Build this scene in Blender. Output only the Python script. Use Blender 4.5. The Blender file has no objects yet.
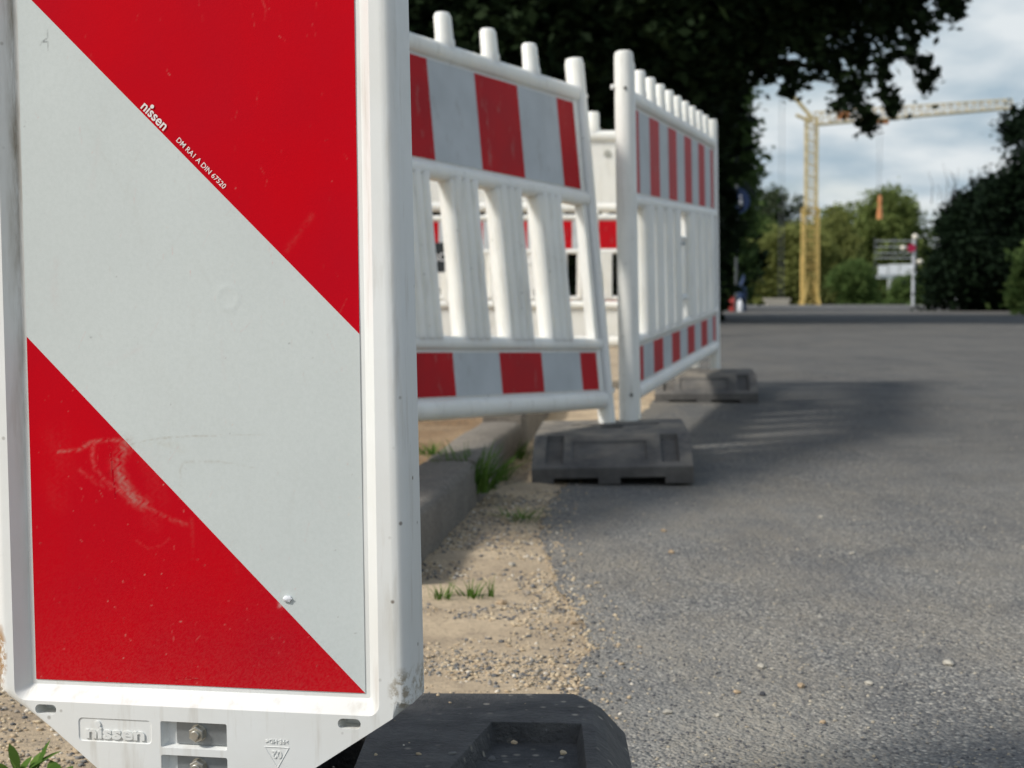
import bpy, bmesh, math, random
import numpy as np
from mathutils import Vector, Matrix, Euler
random.seed(7); rng = np.random.default_rng(7)
S = bpy.context.scene
COL = S.collection
rad = math.radians
F = 1450.0; CAMH = 0.46; PITCH = math.atan(84 / F)

def at(px, py, Y):
    """point on the view ray at horizontal distance Y (layout constants were measured this way, then kept as real places)"""
    v = Vector(((px - 512) / F, math.cos(PITCH) + (384 - py) / F * math.sin(PITCH), -math.sin(PITCH) + (384 - py) / F * math.cos(PITCH)))
    v *= Y / v.y
    return Vector((v.x, v.y, v.z + CAMH))

def ground_h(y):
    pts = [(-1e4, 0), (3.4, 0), (4.4, .02), (5.6, .062), (8, .095), (12.8, .13), (30, .2), (58, .262), (64, .25), (80, -.35), (110, -.9), (1e5, -.9)]
    for (a, ha), (b, hb) in zip(pts, pts[1:]):
        if a <= y <= b:
            t = (y - a) / (b - a)
            return ha + (hb - ha) * t
    return 0

# ------------------------------------------------------------------ materials
def new_mat(name):
    m = bpy.data.materials.new(name); m.use_nodes = True
    nt = m.node_tree; b = nt.nodes['Principled BSDF']
    return m, nt, b
def N(nt, typ, **kw):
    n = nt.nodes.new(typ)
    for k, v in kw.items():
        if k.startswith('i_'):
            key = k[2:].replace('_', ' ')
            n.inputs[int(key) if key.isdigit() else key].default_value = v
        else: setattr(n, k, v)
    return n
def ramp(nt, fac, stops, interp='LINEAR'):
    r = nt.nodes.new('ShaderNodeValToRGB'); r.color_ramp.interpolation = interp
    e = r.color_ramp.elements
    while len(e) < len(stops): e.new(.5)
    for el, (p, c) in zip(e, stops):
        el.position = p
        el.color = (c, c, c, 1) if isinstance(c, (int, float)) else (*c, 1)
    nt.links.new(fac, r.inputs[0]); return r.outputs[0]
def mix(nt, fac, a, b, typ='MIX'):
    m = nt.nodes.new('ShaderNodeMix'); m.data_type = 'RGBA'; m.blend_type = typ
    for s, v in ((0, fac), (6, a), (7, b)):
        if hasattr(v, 'is_linked') or isinstance(v, bpy.types.NodeSocket): nt.links.new(v, m.inputs[s])
        elif s == 0: m.inputs[s].default_value = v
        else: m.inputs[s].default_value = (*v, 1)
    return m.outputs[2]
def math_(nt, op, a, b=None, c=None, clamp=False):
    m = nt.nodes.new('ShaderNodeMath'); m.operation = op; m.use_clamp = clamp
    for i, v in enumerate((a, b, c)):
        if v is None: continue
        if isinstance(v, bpy.types.NodeSocket): nt.links.new(v, m.inputs[i])
        else: m.inputs[i].default_value = v
    return m.outputs[0]
def noise(nt, vec, scale, detail=4, rough=.55, stretch=None):
    if stretch:
        mp = nt.nodes.new('ShaderNodeMapping'); mp.inputs['Scale'].default_value = stretch
        nt.links.new(vec, mp.inputs[0]); vec = mp.outputs[0]
    n = nt.nodes.new('ShaderNodeTexNoise'); n.inputs['Scale'].default_value = scale
    n.inputs['Detail'].default_value = detail; n.inputs['Roughness'].default_value = rough
    nt.links.new(vec, n.inputs['Vector']); return n.outputs[0]
def coords(nt, kind='Object'):
    return nt.nodes.new('ShaderNodeTexCoord').outputs[kind]
def bump(nt, b, h, strength=.3, dist=.002):
    n = nt.nodes.new('ShaderNodeBump'); n.inputs['Strength'].default_value = strength; n.inputs['Distance'].default_value = dist
    nt.links.new(h, n.inputs['Height']); nt.links.new(n.outputs[0], b.inputs['Normal'])

def simple(name, col, rough=.6, metal=0, var=.15, scale=8, bs=.1, bd=.002, spec=None):
    m, nt, b = new_mat(name); o = coords(nt)
    n = noise(nt, o, scale, 5)
    c = mix(nt, ramp(nt, n, [(.3, 0.), (.7, 1.)]), tuple(x * (1 - var) for x in col), tuple(min(1, x * (1 + var)) for x in col))
    nt.links.new(c, b.inputs['Base Color']); b.inputs['Roughness'].default_value = rough; b.inputs['Metallic'].default_value = metal
    if spec is not None: b.inputs['Specular IOR Level'].default_value = spec
    if bs: bump(nt, b, noise(nt, o, scale * 6, 3), bs, bd)
    return m

def plastic(name, col=(.78, .785, .765), grime=1.0, k=1.0):
    m, nt, b = new_mat(name); o = coords(nt)
    big = noise(nt, o, 6 * k, 6, .65)
    fine = noise(nt, o, 90 * k, 4, .6)
    streak = noise(nt, o, 14 * k, 5, .6, (6, 6, .7))
    c = mix(nt, ramp(nt, big, [(.35, 0.), (.75, .35 * grime)]), col, (.60, .58, .52))
    c = mix(nt, ramp(nt, streak, [(.56, 0.), (.78, .40 * grime)]), c, (.42, .38, .31))
    vs = nt.nodes.new('ShaderNodeTexVoronoi'); vs.inputs['Scale'].default_value = 60 * k; nt.links.new(o, vs.inputs['Vector'])
    sp = math_(nt, 'MULTIPLY', ramp(nt, vs.outputs['Distance'], [(.05, 1.), (.11, 0.)]), ramp(nt, noise(nt, o, 12 * k, 2), [(.5, 0.), (.62, .8 * grime)]))
    c = mix(nt, sp, c, (.16, .13, .10))
    nt.links.new(c, b.inputs['Base Color'])
    nt.links.new(ramp(nt, fine, [(.3, .38), (.7, .55)]), b.inputs['Roughness'])
    b.inputs['Specular IOR Level'].default_value = .4
    bump(nt, b, mix(nt, .5, fine, noise(nt, o, 300 * k, 2)), .12, .0008)
    return m
M = {}
M['plastic'] = plastic('white_plastic')
M['plastic_old'] = plastic('weathered_white_plastic', (.87, .86, .80), 1.1, .7)
M['plastic_dirty'] = plastic('grimy_white_plastic', (.84, .83, .77), 1.7, .8)
_b = M['plastic_old'].node_tree.nodes['Principled BSDF']; _b.inputs['Subsurface Weight'].default_value = .6; _b.inputs['Subsurface Radius'].default_value = (1, .95, .85); _b.inputs['Subsurface Scale'].default_value = .03
# beacon body: extra grime along the left inner bevel and rust-coloured mud at the lower left corner
def beacon_body_mat():
    m = plastic('beacon_plastic', (.735, .75, .735), 1.35); nt = m.node_tree; b = nt.nodes['Principled BSDF']
    o = coords(nt); sx = nt.nodes.new('ShaderNodeSeparateXYZ'); nt.links.new(o, sx.inputs[0])
    base = b.inputs['Base Color'].links[0].from_socket
    x, z = sx.outputs[0], sx.outputs[2]
    n1 = noise(nt, o, 60, 6, .7, (1.4, 1, .16))
    band = math_(nt, 'SUBTRACT', 1, math_(nt, 'MULTIPLY', math_(nt, 'ABSOLUTE', math_(nt, 'ADD', x, .0040)), 170), clamp=True)
    up = ramp(nt, z, [(.12, .15), (.35, 1.)])
    g = math_(nt, 'MULTIPLY', math_(nt, 'MULTIPLY', band, up), ramp(nt, n1, [(.40, 0.), (.62, 1.)]))
    c = mix(nt, g, base, (.26, .22, .16))
    # mud
    vx = math_(nt, 'MULTIPLY', math_(nt, 'ADD', x, .0235), 150); vz = math_(nt, 'MULTIPLY', math_(nt, 'ADD', z, -.018), 38)
    d = math_(nt, 'ADD', math_(nt, 'MULTIPLY', vx, vx), math_(nt, 'MULTIPLY', vz, vz))
    mud = math_(nt, 'MULTIPLY', ramp(nt, d, [(.25, 1.), (1., 0.)]), ramp(nt, noise(nt, o, 130, 5, .7), [(.40, 0.), (.52, 1.)]))
    c = mix(nt, mud, c, (.33, .18, .065))
    # smudge near lower right corner
    vx = math_(nt, 'MULTIPLY', math_(nt, 'ADD', x, -.279), 90); vz = math_(nt, 'MULTIPLY', math_(nt, 'ADD', z, -.004), 55)
    d = math_(nt, 'ADD', math_(nt, 'MULTIPLY', vx, vx), math_(nt, 'MULTIPLY', vz, vz))
    mud = math_(nt, 'MULTIPLY', ramp(nt, d, [(.2, .8), (1., 0.)]), ramp(nt, noise(nt, o, 170, 5, .7), [(.45, 0.), (.6, 1.)]))
    c = mix(nt, mud, c, (.25, .20, .12))
    nt.links.new(c, b.inputs['Base Color'])
    return m
M['beacon'] = beacon_body_mat()

RED = (.50, .0015, .008); WHT = (.55, .588, .575)
def beacon_sheet_mat():
    m, nt, b = new_mat('retroreflective_sheet'); o = coords(nt)
    sx = nt.nodes.new('ShaderNodeSeparateXYZ'); nt.links.new(o, sx.inputs[0])
    t = math_(nt, 'ADD', sx.outputs[0], sx.outputs[2])            # stripes fall to the right at 45 degrees
    k = math_(nt, 'FLOOR', math_(nt, 'DIVIDE', t, .25))
    odd = math_(nt, 'MODULO', k, 2)                                # 0: red  1: white
    wn = noise(nt, o, 5, 5); wf = noise(nt, o, 420, 3, .7)
    white = mix(nt, ramp(nt, wn, [(.3, 0.), (.7, 1.)]), tuple(v * .96 for v in WHT), tuple(v * 1.04 for v in WHT))
    white = mix(nt, ramp(nt, wf, [(.35, .0), (.7, .22)]), white, (.40, .44, .42))
    redc = mix(nt, ramp(nt, noise(nt, o, 9, 6), [(.35, 0.), (.75, 1.)]), RED, (.43, .003, .012))
    c = mix(nt, odd, redc, white)
    at_ = nt.nodes.new('ShaderNodeAttribute'); at_.attribute_name = 'grime'
    c = mix(nt, at_.outputs['Alpha'], c, at_.outputs['Color'])
    nt.links.new(c, b.inputs['Base Color'])
    b.inputs['Roughness'].default_value = .4; b.inputs['Specular IOR Level'].default_value = .04
    h = mix(nt, .5, noise(nt, o, 260, 3, .6), noise(nt, o, 700, 2, .6))
    bump(nt, b, h, .2, .0005)
    return m
M['sheet'] = beacon_sheet_mat()
def fence_sheet_mat():
    m, nt, b = new_mat('striped_fence_sheet'); o = coords(nt)
    sx = nt.nodes.new('ShaderNodeSeparateXYZ'); nt.links.new(o, sx.inputs[0])
    k = math_(nt, 'FLOOR', math_(nt, 'DIVIDE', math_(nt, 'ADD', sx.outputs[0], .03), .2))
    odd = math_(nt, 'MODULO', k, 2)
    n = ramp(nt, noise(nt, o, 7, 6), [(.35, 0.), (.7, 1.)])
    w = mix(nt, n, (.55, .575, .585), (.46, .485, .49)); r = mix(nt, n, (.52, .004, .010), (.40, .006, .012))
    c = mix(nt, odd, r, w)
    c = mix(nt, ramp(nt, noise(nt, o, 30, 6, .7, (1, 1, .4)), [(.58, 0.), (.75, .45)]), c, (.30, .28, .25))
    nt.links.new(c, b.inputs['Base Color']); b.inputs['Roughness'].default_value = .5; b.inputs['Specular IOR Level'].default_value = .12
    return m
M['fsheet'] = fence_sheet_mat()
M['dark_sign'] = simple('black_sign_board', (.012, .016, .018), .5)
M['white_ink'] = simple('white_print', (.72, .70, .68), .5, bs=0)
M['letter_white'] = simple('white_letters', (.66, .66, .66), .5, bs=0)
M['steel'] = simple('galvanised_steel', (.30, .32, .33), .45, .75, .12, 90, .15, .0004)
M['zinc'] = simple('zinc_nut', (.52, .50, .44), .38, .85, .15, 150, .1, .0003)
M['hole_disc'] = simple('grey_hole_disc', (.42, .42, .37), .6)  # flat grey discs, colour stands in for the shaded holes in the boards
M['darkhole'] = simple('hole_shade_dark', (.03, .028, .025), .9)  # flat dark discs, colour stands in for the shade inside the bolt holes

def rubber():
    m, nt, b = new_mat('recycled_rubber'); o = coords(nt)
    n = noise(nt, o, 30, 8, .7); f = noise(nt, o, 190, 4, .7)
    c = mix(nt, ramp(nt, n, [(.35, 0.), (.7, 1.)]), (.034, .034, .034), (.105, .102, .098))
    st = noise(nt, o, 26, 6, .75, (1, 5, 2))
    c = mix(nt, ramp(nt, st, [(.54, 0.), (.70, .7)]), c, (.15, .143, .13))
    v = nt.nodes.new('ShaderNodeTexVoronoi'); v.inputs['Scale'].default_value = 55; nt.links.new(o, v.inputs['Vector'])
    sp = math_(nt, 'MULTIPLY', ramp(nt, v.outputs['Distance'], [(.09, 1.), (.2, 0.)]), ramp(nt, noise(nt, o, 10, 2), [(.44, 0.), (.56, 1.)]))
    c = mix(nt, sp, c, (.36, .32, .26))
    nt.links.new(c, b.inputs['Base Color']); b.inputs['Roughness'].default_value = .62
    h = mix(nt, .5, n, f); bump(nt, b, h, 1., .009)
    return m
M['rubber'] = rubber()
def dusty():
    m, nt, b = new_mat('dusty_rubber'); o = coords(nt)
    n = noise(nt, o, 14, 7, .65)
    c = mix(nt, ramp(nt, n, [(.35, 0.), (.7, 1.)]), (.060, .057, .054), (.125, .118, .108))
    g = nt.nodes.new('ShaderNodeNewGeometry'); s = nt.nodes.new('ShaderNodeSeparateXYZ'); nt.links.new(g.outputs['Normal'], s.inputs[0])
    top = math_(nt, 'MULTIPLY', ramp(nt, s.outputs[2], [(.9, 0.), (1., .7)]), ramp(nt, noise(nt, o, 9, 6, .7), [(.42, 0.), (.62, 1.)]))
    c = mix(nt, top, c, (.30, .26, .20))
    nt.links.new(c, b.inputs['Base Color']); b.inputs['Roughness'].default_value = .8
    bump(nt, b, noise(nt, o, 80, 4), .5, .003)
    return m
M['dusty'] = dusty()

def asphalt():
    m, nt, b = new_mat('worn_asphalt'); o = coords(nt)
    v = nt.nodes.new('ShaderNodeTexVoronoi'); v.inputs['Scale'].default_value = 230; nt.links.new(o, v.inputs['Vector'])
    v2 = nt.nodes.new('ShaderNodeTexVoronoi'); v2.inputs['Scale'].default_value = 95; nt.links.new(o, v2.inputs['Vector'])
    rc = nt.nodes.new('ShaderNodeSeparateColor'); nt.links.new(v.outputs['Color'], rc.inputs[0])
    base = ramp(nt, rc.outputs[0], [(0., (.055, .056, .058)), (.3, (.14, .14, .137)), (.62, (.235, .23, .215)), (.88, (.40, .38, .33)), (1., (.66, .62, .53))])
    base = mix(nt, ramp(nt, v.outputs['Distance'], [(.32, 0.), (.7, .5)]), base, (.085, .085, .086))
    big = noise(nt, o, .9, 6, .6); mid = noise(nt, o, 5, 5, .6)
    base = mix(nt, ramp(nt, big, [(.40, .0), (.62, .75)]), base, (.27, .26, .235))
    base = mix(nt, ramp(nt, mid, [(.48, 0.), (.68, .5)]), base, (.11, .11, .11))
    st = noise(nt, o, 1.4, 6, .6, (1.5, .22, 1)); base = mix(nt, ramp(nt, st, [(.5, 0.), (.66, .45)]), base, (.115, .115, .118))
    # sand dust, strongest along the left edge and in trailing patches
    sx = nt.nodes.new('ShaderNodeSeparateXYZ'); nt.links.new(o, sx.inputs[0])
    e = math_(nt, 'SUBTRACT', sx.outputs[0], math_(nt, 'MULTIPLY', math_(nt, 'SUBTRACT', sx.outputs[1], 2.), .1))
    near = ramp(nt, e, [(.0, 1.), (.3, .95), (.8, .6), (1., .38)])
    dn = noise(nt, o, 3.2, 7, .7, (1.6, .7, 1)); grit = noise(nt, o, 120, 3, .7)
    dust = math_(nt, 'MULTIPLY', near, ramp(nt, dn, [(.42, 0.), (.62, 1.)]))
    dust = math_(nt, 'MULTIPLY', dust, ramp(nt, grit, [(.36, .3), (.56, 1.)]), clamp=True)
    base = mix(nt, math_(nt, 'MULTIPLY', dust, .6), base, (.38, .335, .26))
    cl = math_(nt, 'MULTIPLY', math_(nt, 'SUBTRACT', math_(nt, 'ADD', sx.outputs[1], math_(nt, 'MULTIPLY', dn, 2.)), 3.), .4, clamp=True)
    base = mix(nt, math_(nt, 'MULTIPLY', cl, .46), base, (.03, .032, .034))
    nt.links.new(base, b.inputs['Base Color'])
    b.inputs['Roughness'].default_value = .85; b.inputs['Specular IOR Level'].default_value = .25
    h = mix(nt, .5, v.outputs['Distance'], v2.outputs['Distance']); bump(nt, b, h, 1.0, -.006)
    return m
M['asphalt'] = asphalt()
def sand():
    m, nt, b = new_mat('sand_and_grit'); o = coords(nt)
    n = noise(nt, o, 6, 7, .65); f = noise(nt, o, 160, 4, .8); mm = noise(nt, o, 22, 6, .7)
    c = mix(nt, ramp(nt, n, [(.35, 0.), (.65, 1.)]), (.37, .29, .20), (.60, .475, .32))
    c = mix(nt, ramp(nt, f, [(.32, .6), (.5, 0.)]), c, (.14, .115, .09))
    c = mix(nt, ramp(nt, mm, [(.55, 0.), (.7, .55)]), c, (.17, .145, .12))
    c = mix(nt, ramp(nt, f, [(.62, 0.), (.75, .6)]), c, (.58, .50, .38))
    nt.links.new(c, b.inputs['Base Color']); b.inputs['Roughness'].default_value = .95
    b.inputs['Specular IOR Level'].default_value = .15
    bump(nt, b, mix(nt, .6, f, mm), .9, .006)
    return m
M['sand'] = sand()
def soil():
    m, nt, b = new_mat('dug_soil'); o = coords(nt)
    n = noise(nt, o, 3, 7, .65); f = noise(nt, o, 60, 5, .75)
    c = mix(nt, ramp(nt, n, [(.35, 0.), (.65, 1.)]), (.22, .13, .06), (.36, .25, .14))
    c = mix(nt, ramp(nt, f, [(.35, .7), (.55, 0.)]), c, (.09, .065, .045))
    nt.links.new(c, b.inputs['Base Color']); b.inputs['Roughness'].default_value = .95
    bump(nt, b, f, .8, .01); return m
M['soil'] = soil()
M['far_ground'] = simple('rough_grass_ground', (.05, .07, .025), .95, 0, .4, .8, .3, .05)
def concrete():
    m, nt, b = new_mat('old_kerb_concrete'); o = coords(nt)
    n = noise(nt, o, 5, 7, .65); f = noise(nt, o, 110, 4, .75)
    c = mix(nt, ramp(nt, n, [(.3, 0.), (.7, 1.)]), (.14, .127, .11), (.25, .225, .19))
    c = mix(nt, ramp(nt, f, [(.36, .7), (.52, 0.)]), c, (.09, .08, .07))
    c = mix(nt, ramp(nt, f, [(.6, 0.), (.72, .5)]), c, (.46, .42, .36))
    nt.links.new(c, b.inputs['Base Color']); b.inputs['Roughness'].default_value = .93; b.inputs['Specular IOR Level'].default_value = .2
    bump(nt, b, mix(nt, .5, f, noise(nt, o, 30, 4)), .8, .005); return m
M['kerb'] = concrete()
def leafmat(name, c1, c2, trans=.3):
    m, nt, b = new_mat(name)
    g = nt.nodes.new('ShaderNodeNewGeometry'); o = coords(nt, 'Object')
    c = mix(nt, g.outputs['Random Per Island'], c1, c2)
    c = mix(nt, ramp(nt, noise(nt, o, .6, 3), [(.4, 0.), (.62, .5)]), c, tuple(v * .55 for v in c1))
    nt.links.new(c, b.inputs['Base Color']); b.inputs['Roughness'].default_value = .7; b.inputs['Specular IOR Level'].default_value = .06
    tr = nt.nodes.new('ShaderNodeBsdfTranslucent'); nt.links.new(c, tr.inputs[0])
    ms = nt.nodes.new('ShaderNodeMixShader'); ms.inputs[0].default_value = trans
    nt.links.new(b.outputs[0], ms.inputs[1]); nt.links.new(tr.outputs[0], ms.inputs[2])
    nt.links.new(ms.outputs[0], nt.nodes['Material Output'].inputs[0])
    return m
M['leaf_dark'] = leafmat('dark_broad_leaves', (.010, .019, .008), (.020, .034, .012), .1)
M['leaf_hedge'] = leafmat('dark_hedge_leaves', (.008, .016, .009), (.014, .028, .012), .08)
M['leaf_mid'] = leafmat('green_leaves', (.09, .15, .045), (.17, .235, .075), .45)
M['leaf_olive'] = leafmat('olive_leaves', (.20, .225, .07), (.30, .32, .105), .45)
M['leaf_grey'] = leafmat('grey_green_leaves', (.06, .08, .045), (.10, .125, .065), .4)
M['leaf_willow'] = leafmat('willow_leaves', (.17, .22, .065), (.25, .30, .10), .45)
M['weed'] = leafmat('weed_leaves', (.07, .15, .025), (.16, .27, .055), .35)
M['leaf_shade'] = leafmat('deep_green_leaves', (.06, .105, .035), (.11, .165, .055), .4)
M['bark'] = simple('bark', (.035, .028, .022), .95, 0, .4, 6, .8, .03)
M['crane'] = simple('crane_yellow_paint', (.52, .37, .12), .5, 0, .15, 1.5, 0)
M['crane_pale'] = simple('crane_faded_paint', (.55, .44, .22), .5, 0, .15, 1.5, 0)
M['crane_grey'] = simple('crane_pale_grey', (.56, .47, .30), .5, 0, .1, 1.5, 0)
M['rope'] = simple('steel_rope', (.16, .17, .18), .6, .3, .1, 4, 0)
M['orange'] = simple('orange_paint', (.60, .24, .09), .5, 0, .1, 4, 0)
M['pole_grey'] = simple('grey_steel_post', (.10, .11, .115), .5, .3, .2, 5, 0)
M['blue'] = simple('blue_sign_face', (.004, .018, .07), .45, 0, .1, 4, 0)
M['blue_cloth'] = simple('blue_tarpaulin', (.008, .03, .09), .6, 0, .3, 5, .4, .02)
M['pale'] = simple('pale_pictogram', (.50, .52, .54), .5, 0, .1, 4, 0)
M['redpl'] = simple('red_plastic', (.30, .03, .025), .5, 0, .2, 5, 0)
M['sign_red'] = simple('red_sign_face', (.36, .006, .05), .45, 0, .1, 5, 0)
M['cream'] = simple('cream_lamp_glass', (.75, .70, .58), .3, 0, .1, 5, 0)
M['whitepaint'] = simple('white_panel_paint', (.75, .77, .8), .55, 0, .15, 3, 0)
M['stone_l'] = simple('pale_pebble', (.40, .37, .31), .9, 0, .35, 160, .3, .001)
M['stone_o'] = simple('orange_pebble', (.38, .28, .175), .8, 0, .25, 60, .3, .001)
M['stone_d'] = simple('dark_pebble', (.055, .055, .06), .8, 0, .25, 60, .3, .001)

# ------------------------------------------------------------------ object helpers
def link(o, parent=None):
    COL.objects.link(o)
    if parent: o.parent = parent
    return o
def smooth(me, angle=40):
    for p in me.polygons: p.use_smooth = True
    try: me.set_sharp_from_angle(angle=rad(angle))
    except Exception: pass
def obj(name, bm, mat, parent=None, sm=None):
    me = bpy.data.meshes.new(name)
    bmesh.ops.recalc_face_normals(bm, faces=bm.faces[:]); bm.to_mesh(me); bm.free()
    if mat: me.materials.append(mat)
    if sm: smooth(me, sm)
    return link(bpy.data.objects.new(name, me), parent)
def thing(name, label, cat, group=None, loc=(0, 0, 0)):
    o = bpy.data.objects.new(name, None); COL.objects.link(o); o.location = loc; o.empty_display_size = .1
    return tag(o, label, cat, group)
def tag(o, label, cat, group=None):
    o['label'] = label; o['category'] = cat
    if group: o['group'] = group
    return o
def struct(o): o['kind'] = 'structure'; return o
def box(bm, x0, x1, y0, y1, z0, z1, M4=None):
    vs = [bm.verts.new((x, y, z)) for x in (x0, x1) for y in (y0, y1) for z in (z0, z1)]
    if M4:
        for v in vs: v.co = M4 @ v.co
    for f in ((0, 1, 3, 2), (4, 6, 7, 5), (0, 4, 5, 1), (2, 3, 7, 6), (0, 2, 6, 4), (1, 5, 7, 3)):
        bm.faces.new([vs[i] for i in f])
    return vs
def loft(bm, rings, cap=True):
    R = [[bm.verts.new(p) for p in r] for r in rings]
    n = len(R[0])
    for a, b in zip(R, R[1:]):
        for i in range(n): bm.faces.new((a[i], a[(i + 1) % n], b[(i + 1) % n], b[i]))
    if cap: bm.faces.new(R[0][::-1]); bm.faces.new(R[-1])
def tube(bm, pts, radii, n=10):
    pts = [Vector(p) for p in pts]
    if not isinstance(radii, (list, tuple)): radii = [radii] * len(pts)
    rings = []
    for i, p in enumerate(pts):
        d = (pts[min(i + 1, len(pts) - 1)] - pts[max(i - 1, 0)]).normalized()
        a = d.orthogonal().normalized() if i == 0 else (prev - d * prev.dot(d)).normalized()
        prev = a; b = d.cross(a)
        rings.append([p + (a * math.cos(t) + b * math.sin(t)) * radii[i] for t in [2 * math.pi * k / n for k in range(n)]])
    loft(bm, rings)
def prism(bm, poly, y0, y1, back_scale=None):
    """extrude an x,z polygon along y"""
    loft(bm, [[(x, y0, z) for x, z in poly], [(x, y1, z) for x, z in (back_scale or poly)]])
def evaluated(o):
    dg = bpy.context.evaluated_depsgraph_get(); dg.update()
    return bpy.data.meshes.new_from_object(o.evaluated_get(dg))
def carve(o, cutters, bev=0, seg=2, ang=30):
    """subtract cutter meshes, bevel, and bake the result into o's own mesh"""
    tmp = []
    for bmc in cutters:
        me = bpy.data.meshes.new('cut'); bmesh.ops.recalc_face_normals(bmc, faces=bmc.faces[:]); bmc.to_mesh(me); bmc.free()
        c = bpy.data.objects.new('cut', me); COL.objects.link(c); c.parent = o.parent; tmp.append(c)
        md = o.modifiers.new('b', 'BOOLEAN'); md.operation = 'DIFFERENCE'; md.object = c; md.solver = 'EXACT'
    if bev:
        md = o.modifiers.new('v', 'BEVEL'); md.width = bev; md.segments = seg; md.limit_method = 'ANGLE'; md.angle_limit = rad(ang); md.harden_normals = False
    me = evaluated(o); o.modifiers.clear(); old = o.data; mats = list(old.materials); o.data = me
    if not me.materials:
        for m_ in mats: me.materials.append(m_)
    for c in tmp: bpy.data.objects.remove(c)
    smooth(me, 35)
    wn = o.modifiers.new('w', 'WEIGHTED_NORMAL'); wn.keep_sharp = True; wn.weight = 90
def text_mesh(name, body, length, mat, parent, M4, offset=0, extrude=0, height=None):
    cu = bpy.data.curves.new('t', 'FONT'); cu.body = body; cu.size = 1; cu.offset = offset; cu.extrude = extrude; cu.resolution_u = 4
    o = bpy.data.objects.new('t', cu); COL.objects.link(o); me = evaluated(o); bpy.data.objects.remove(o)
    xs = [v.co.x for v in me.vertices]; s = length / (max(xs) - min(xs)); x0 = min(xs)
    ys = [v.co.y for v in me.vertices]; sy = s if height is None else height / (max(ys) - min(ys))
    for v in me.vertices: v.co = M4 @ Vector(((v.co.x - x0) * s, v.co.y * sy, v.co.z * (1 if extrude else 0)))
    me.name = name; me.materials.append(mat)
    return link(bpy.data.objects.new(name, me), parent)
def pose(o, loc, yaw, pitch, roll):
    o.rotation_mode = 'YXZ'; o.rotation_euler = (rad(pitch), rad(roll), rad(yaw)); o.location = loc

# ------------------------------------------------------------------ traffic beacon
BL = (-.3471, 1.0456, .1838)
beacon = thing('traffic_beacon', 'tall white guide beacon with diagonal red and white reflective stripes, close up at left', 'traffic beacon')
pose(beacon, BL, -11.24, -.1, -.63)
def beacon_body():
    fr = .010
    W0, W1 = -.0275, .2835
    outline = [(W0, 1.035), (W0, -.006), (-.020, -.0135), (.075, -.0665), (.080, -.115), (.170, -.115), (.175, -.0665), (.272, -.0145), (W1, -.006), (W1 - .0095, 1.035), (W1 - .022, 1.047), (W0 + .012, 1.047)]
    outline = [(x, z) for x, z in outline]
    bm = bmesh.new()
    cx = .125
    back = [((x - cx) * 1.004 + cx, z) for x, z in outline]
    prism(bm, outline, -fr, .036, back)
    for e in bm.edges: pass
    front = [e for e in bm.edges if all(abs(v.co.y + fr) < 1e-6 for v in e.verts)]
    bmesh.ops.bevel(bm, geom=front, offset=.0098, segments=7, profile=.5, affect='EDGES')
    backe = [e for e in bm.edges if all(abs(v.co.y - .036) < 1e-6 for v in e.verts)]
    bmesh.ops.bevel(bm, geom=backe, offset=.006, segments=3, profile=.5, affect='EDGES')
    o = obj('body', bm, M['beacon'], beacon)
    cuts = []
    def rr(x0, x1, z0, z1, r, n=4):
        P = []
        for cx_, cz_, a0 in ((x1 - r, z1 - r, 0), (x0 + r, z1 - r, 90), (x0 + r, z0 + r, 180), (x1 - r, z0 + r, 270)):
            for k in range(n + 1):
                a = rad(a0 + 90 * k / n); P.append((cx_ + r * math.cos(a), cz_ + r * math.sin(a)))
        return P
    def frustum(front_p, back_p, yb):
        b = bmesh.new(); e = .0016 + fr * 0
        loft(b, [[(x, -fr - .004, z) for x, z in front_p], [(x, -fr, z) for x, z in front_p], [(x, yb, z) for x, z in back_p]]); return b
    cuts.append(frustum(rr(-.0125, .2625, -.0135, 1.013, .008), rr(-.0035, .2535, -.0035, 1.0035, .001), -.0006))
    # drain slots
    for x0 in (.0035, .2325):
        cuts.append(frustum(rr(x0, x0 + .0165, -.0232, -.0160, .0034), rr(x0 + .0006, x0 + .0159, -.0226, -.0166, .0028), .004))
    # the windows over the clamp plates
    for z1 in (-.0240, -.0482, -.0724):
        cuts.append(frustum(rr(.1005, .1505, z1 - .0190, z1, .0014), rr(.1035, .1500, z1 - .0178, z1 - .0005, .0008), -.0030))
    # sunk logo panel
    cuts.append(frustum(rr(.0372, .0935, -.0412, -.0242, .003), rr(.0378, .0929, -.0406, -.0248, .0026), -fr + .0007))
    carve(o, cuts, .0007, 2, 32)
    for p in (o,): return o
body = beacon_body()
# clamp plates and nuts
for z1 in (-.0240, -.0482, -.0724):
    bm = bmesh.new(); box(bm, .1105, .1490, -.0046, -.0031, z1 - .0172, z1 - .0010)
    pl = obj('clamp_plate', bm, M['steel'], beacon)
    bm = bmesh.new(); c = (.1270, z1 - .0088)
    def ring(y, r, n=6, ph=30): return [(c[0] + r * math.cos(rad(ph + 360 * k / n)), y, c[1] + r * math.sin(rad(ph + 360 * k / n))) for k in range(n)]
    loft(bm, [ring(-.0047, .0058), ring(-.0096, .0058), ring(-.0102, .0052)])
    nu = obj('nut', bm, M['zinc'], pl)
    bm = bmesh.new(); loft(bm, [ring(-.0100, .0033, 14, 0), ring(-.0122, .0033, 14, 0), ring(-.0126, .0029, 14, 0)])
    loft(bm, [ring(-.00465, .0062, 20, 0), ring(-.0050, .0062, 20, 0)])
    obj('bolt', bm, M['zinc'], pl, 30)
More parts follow.
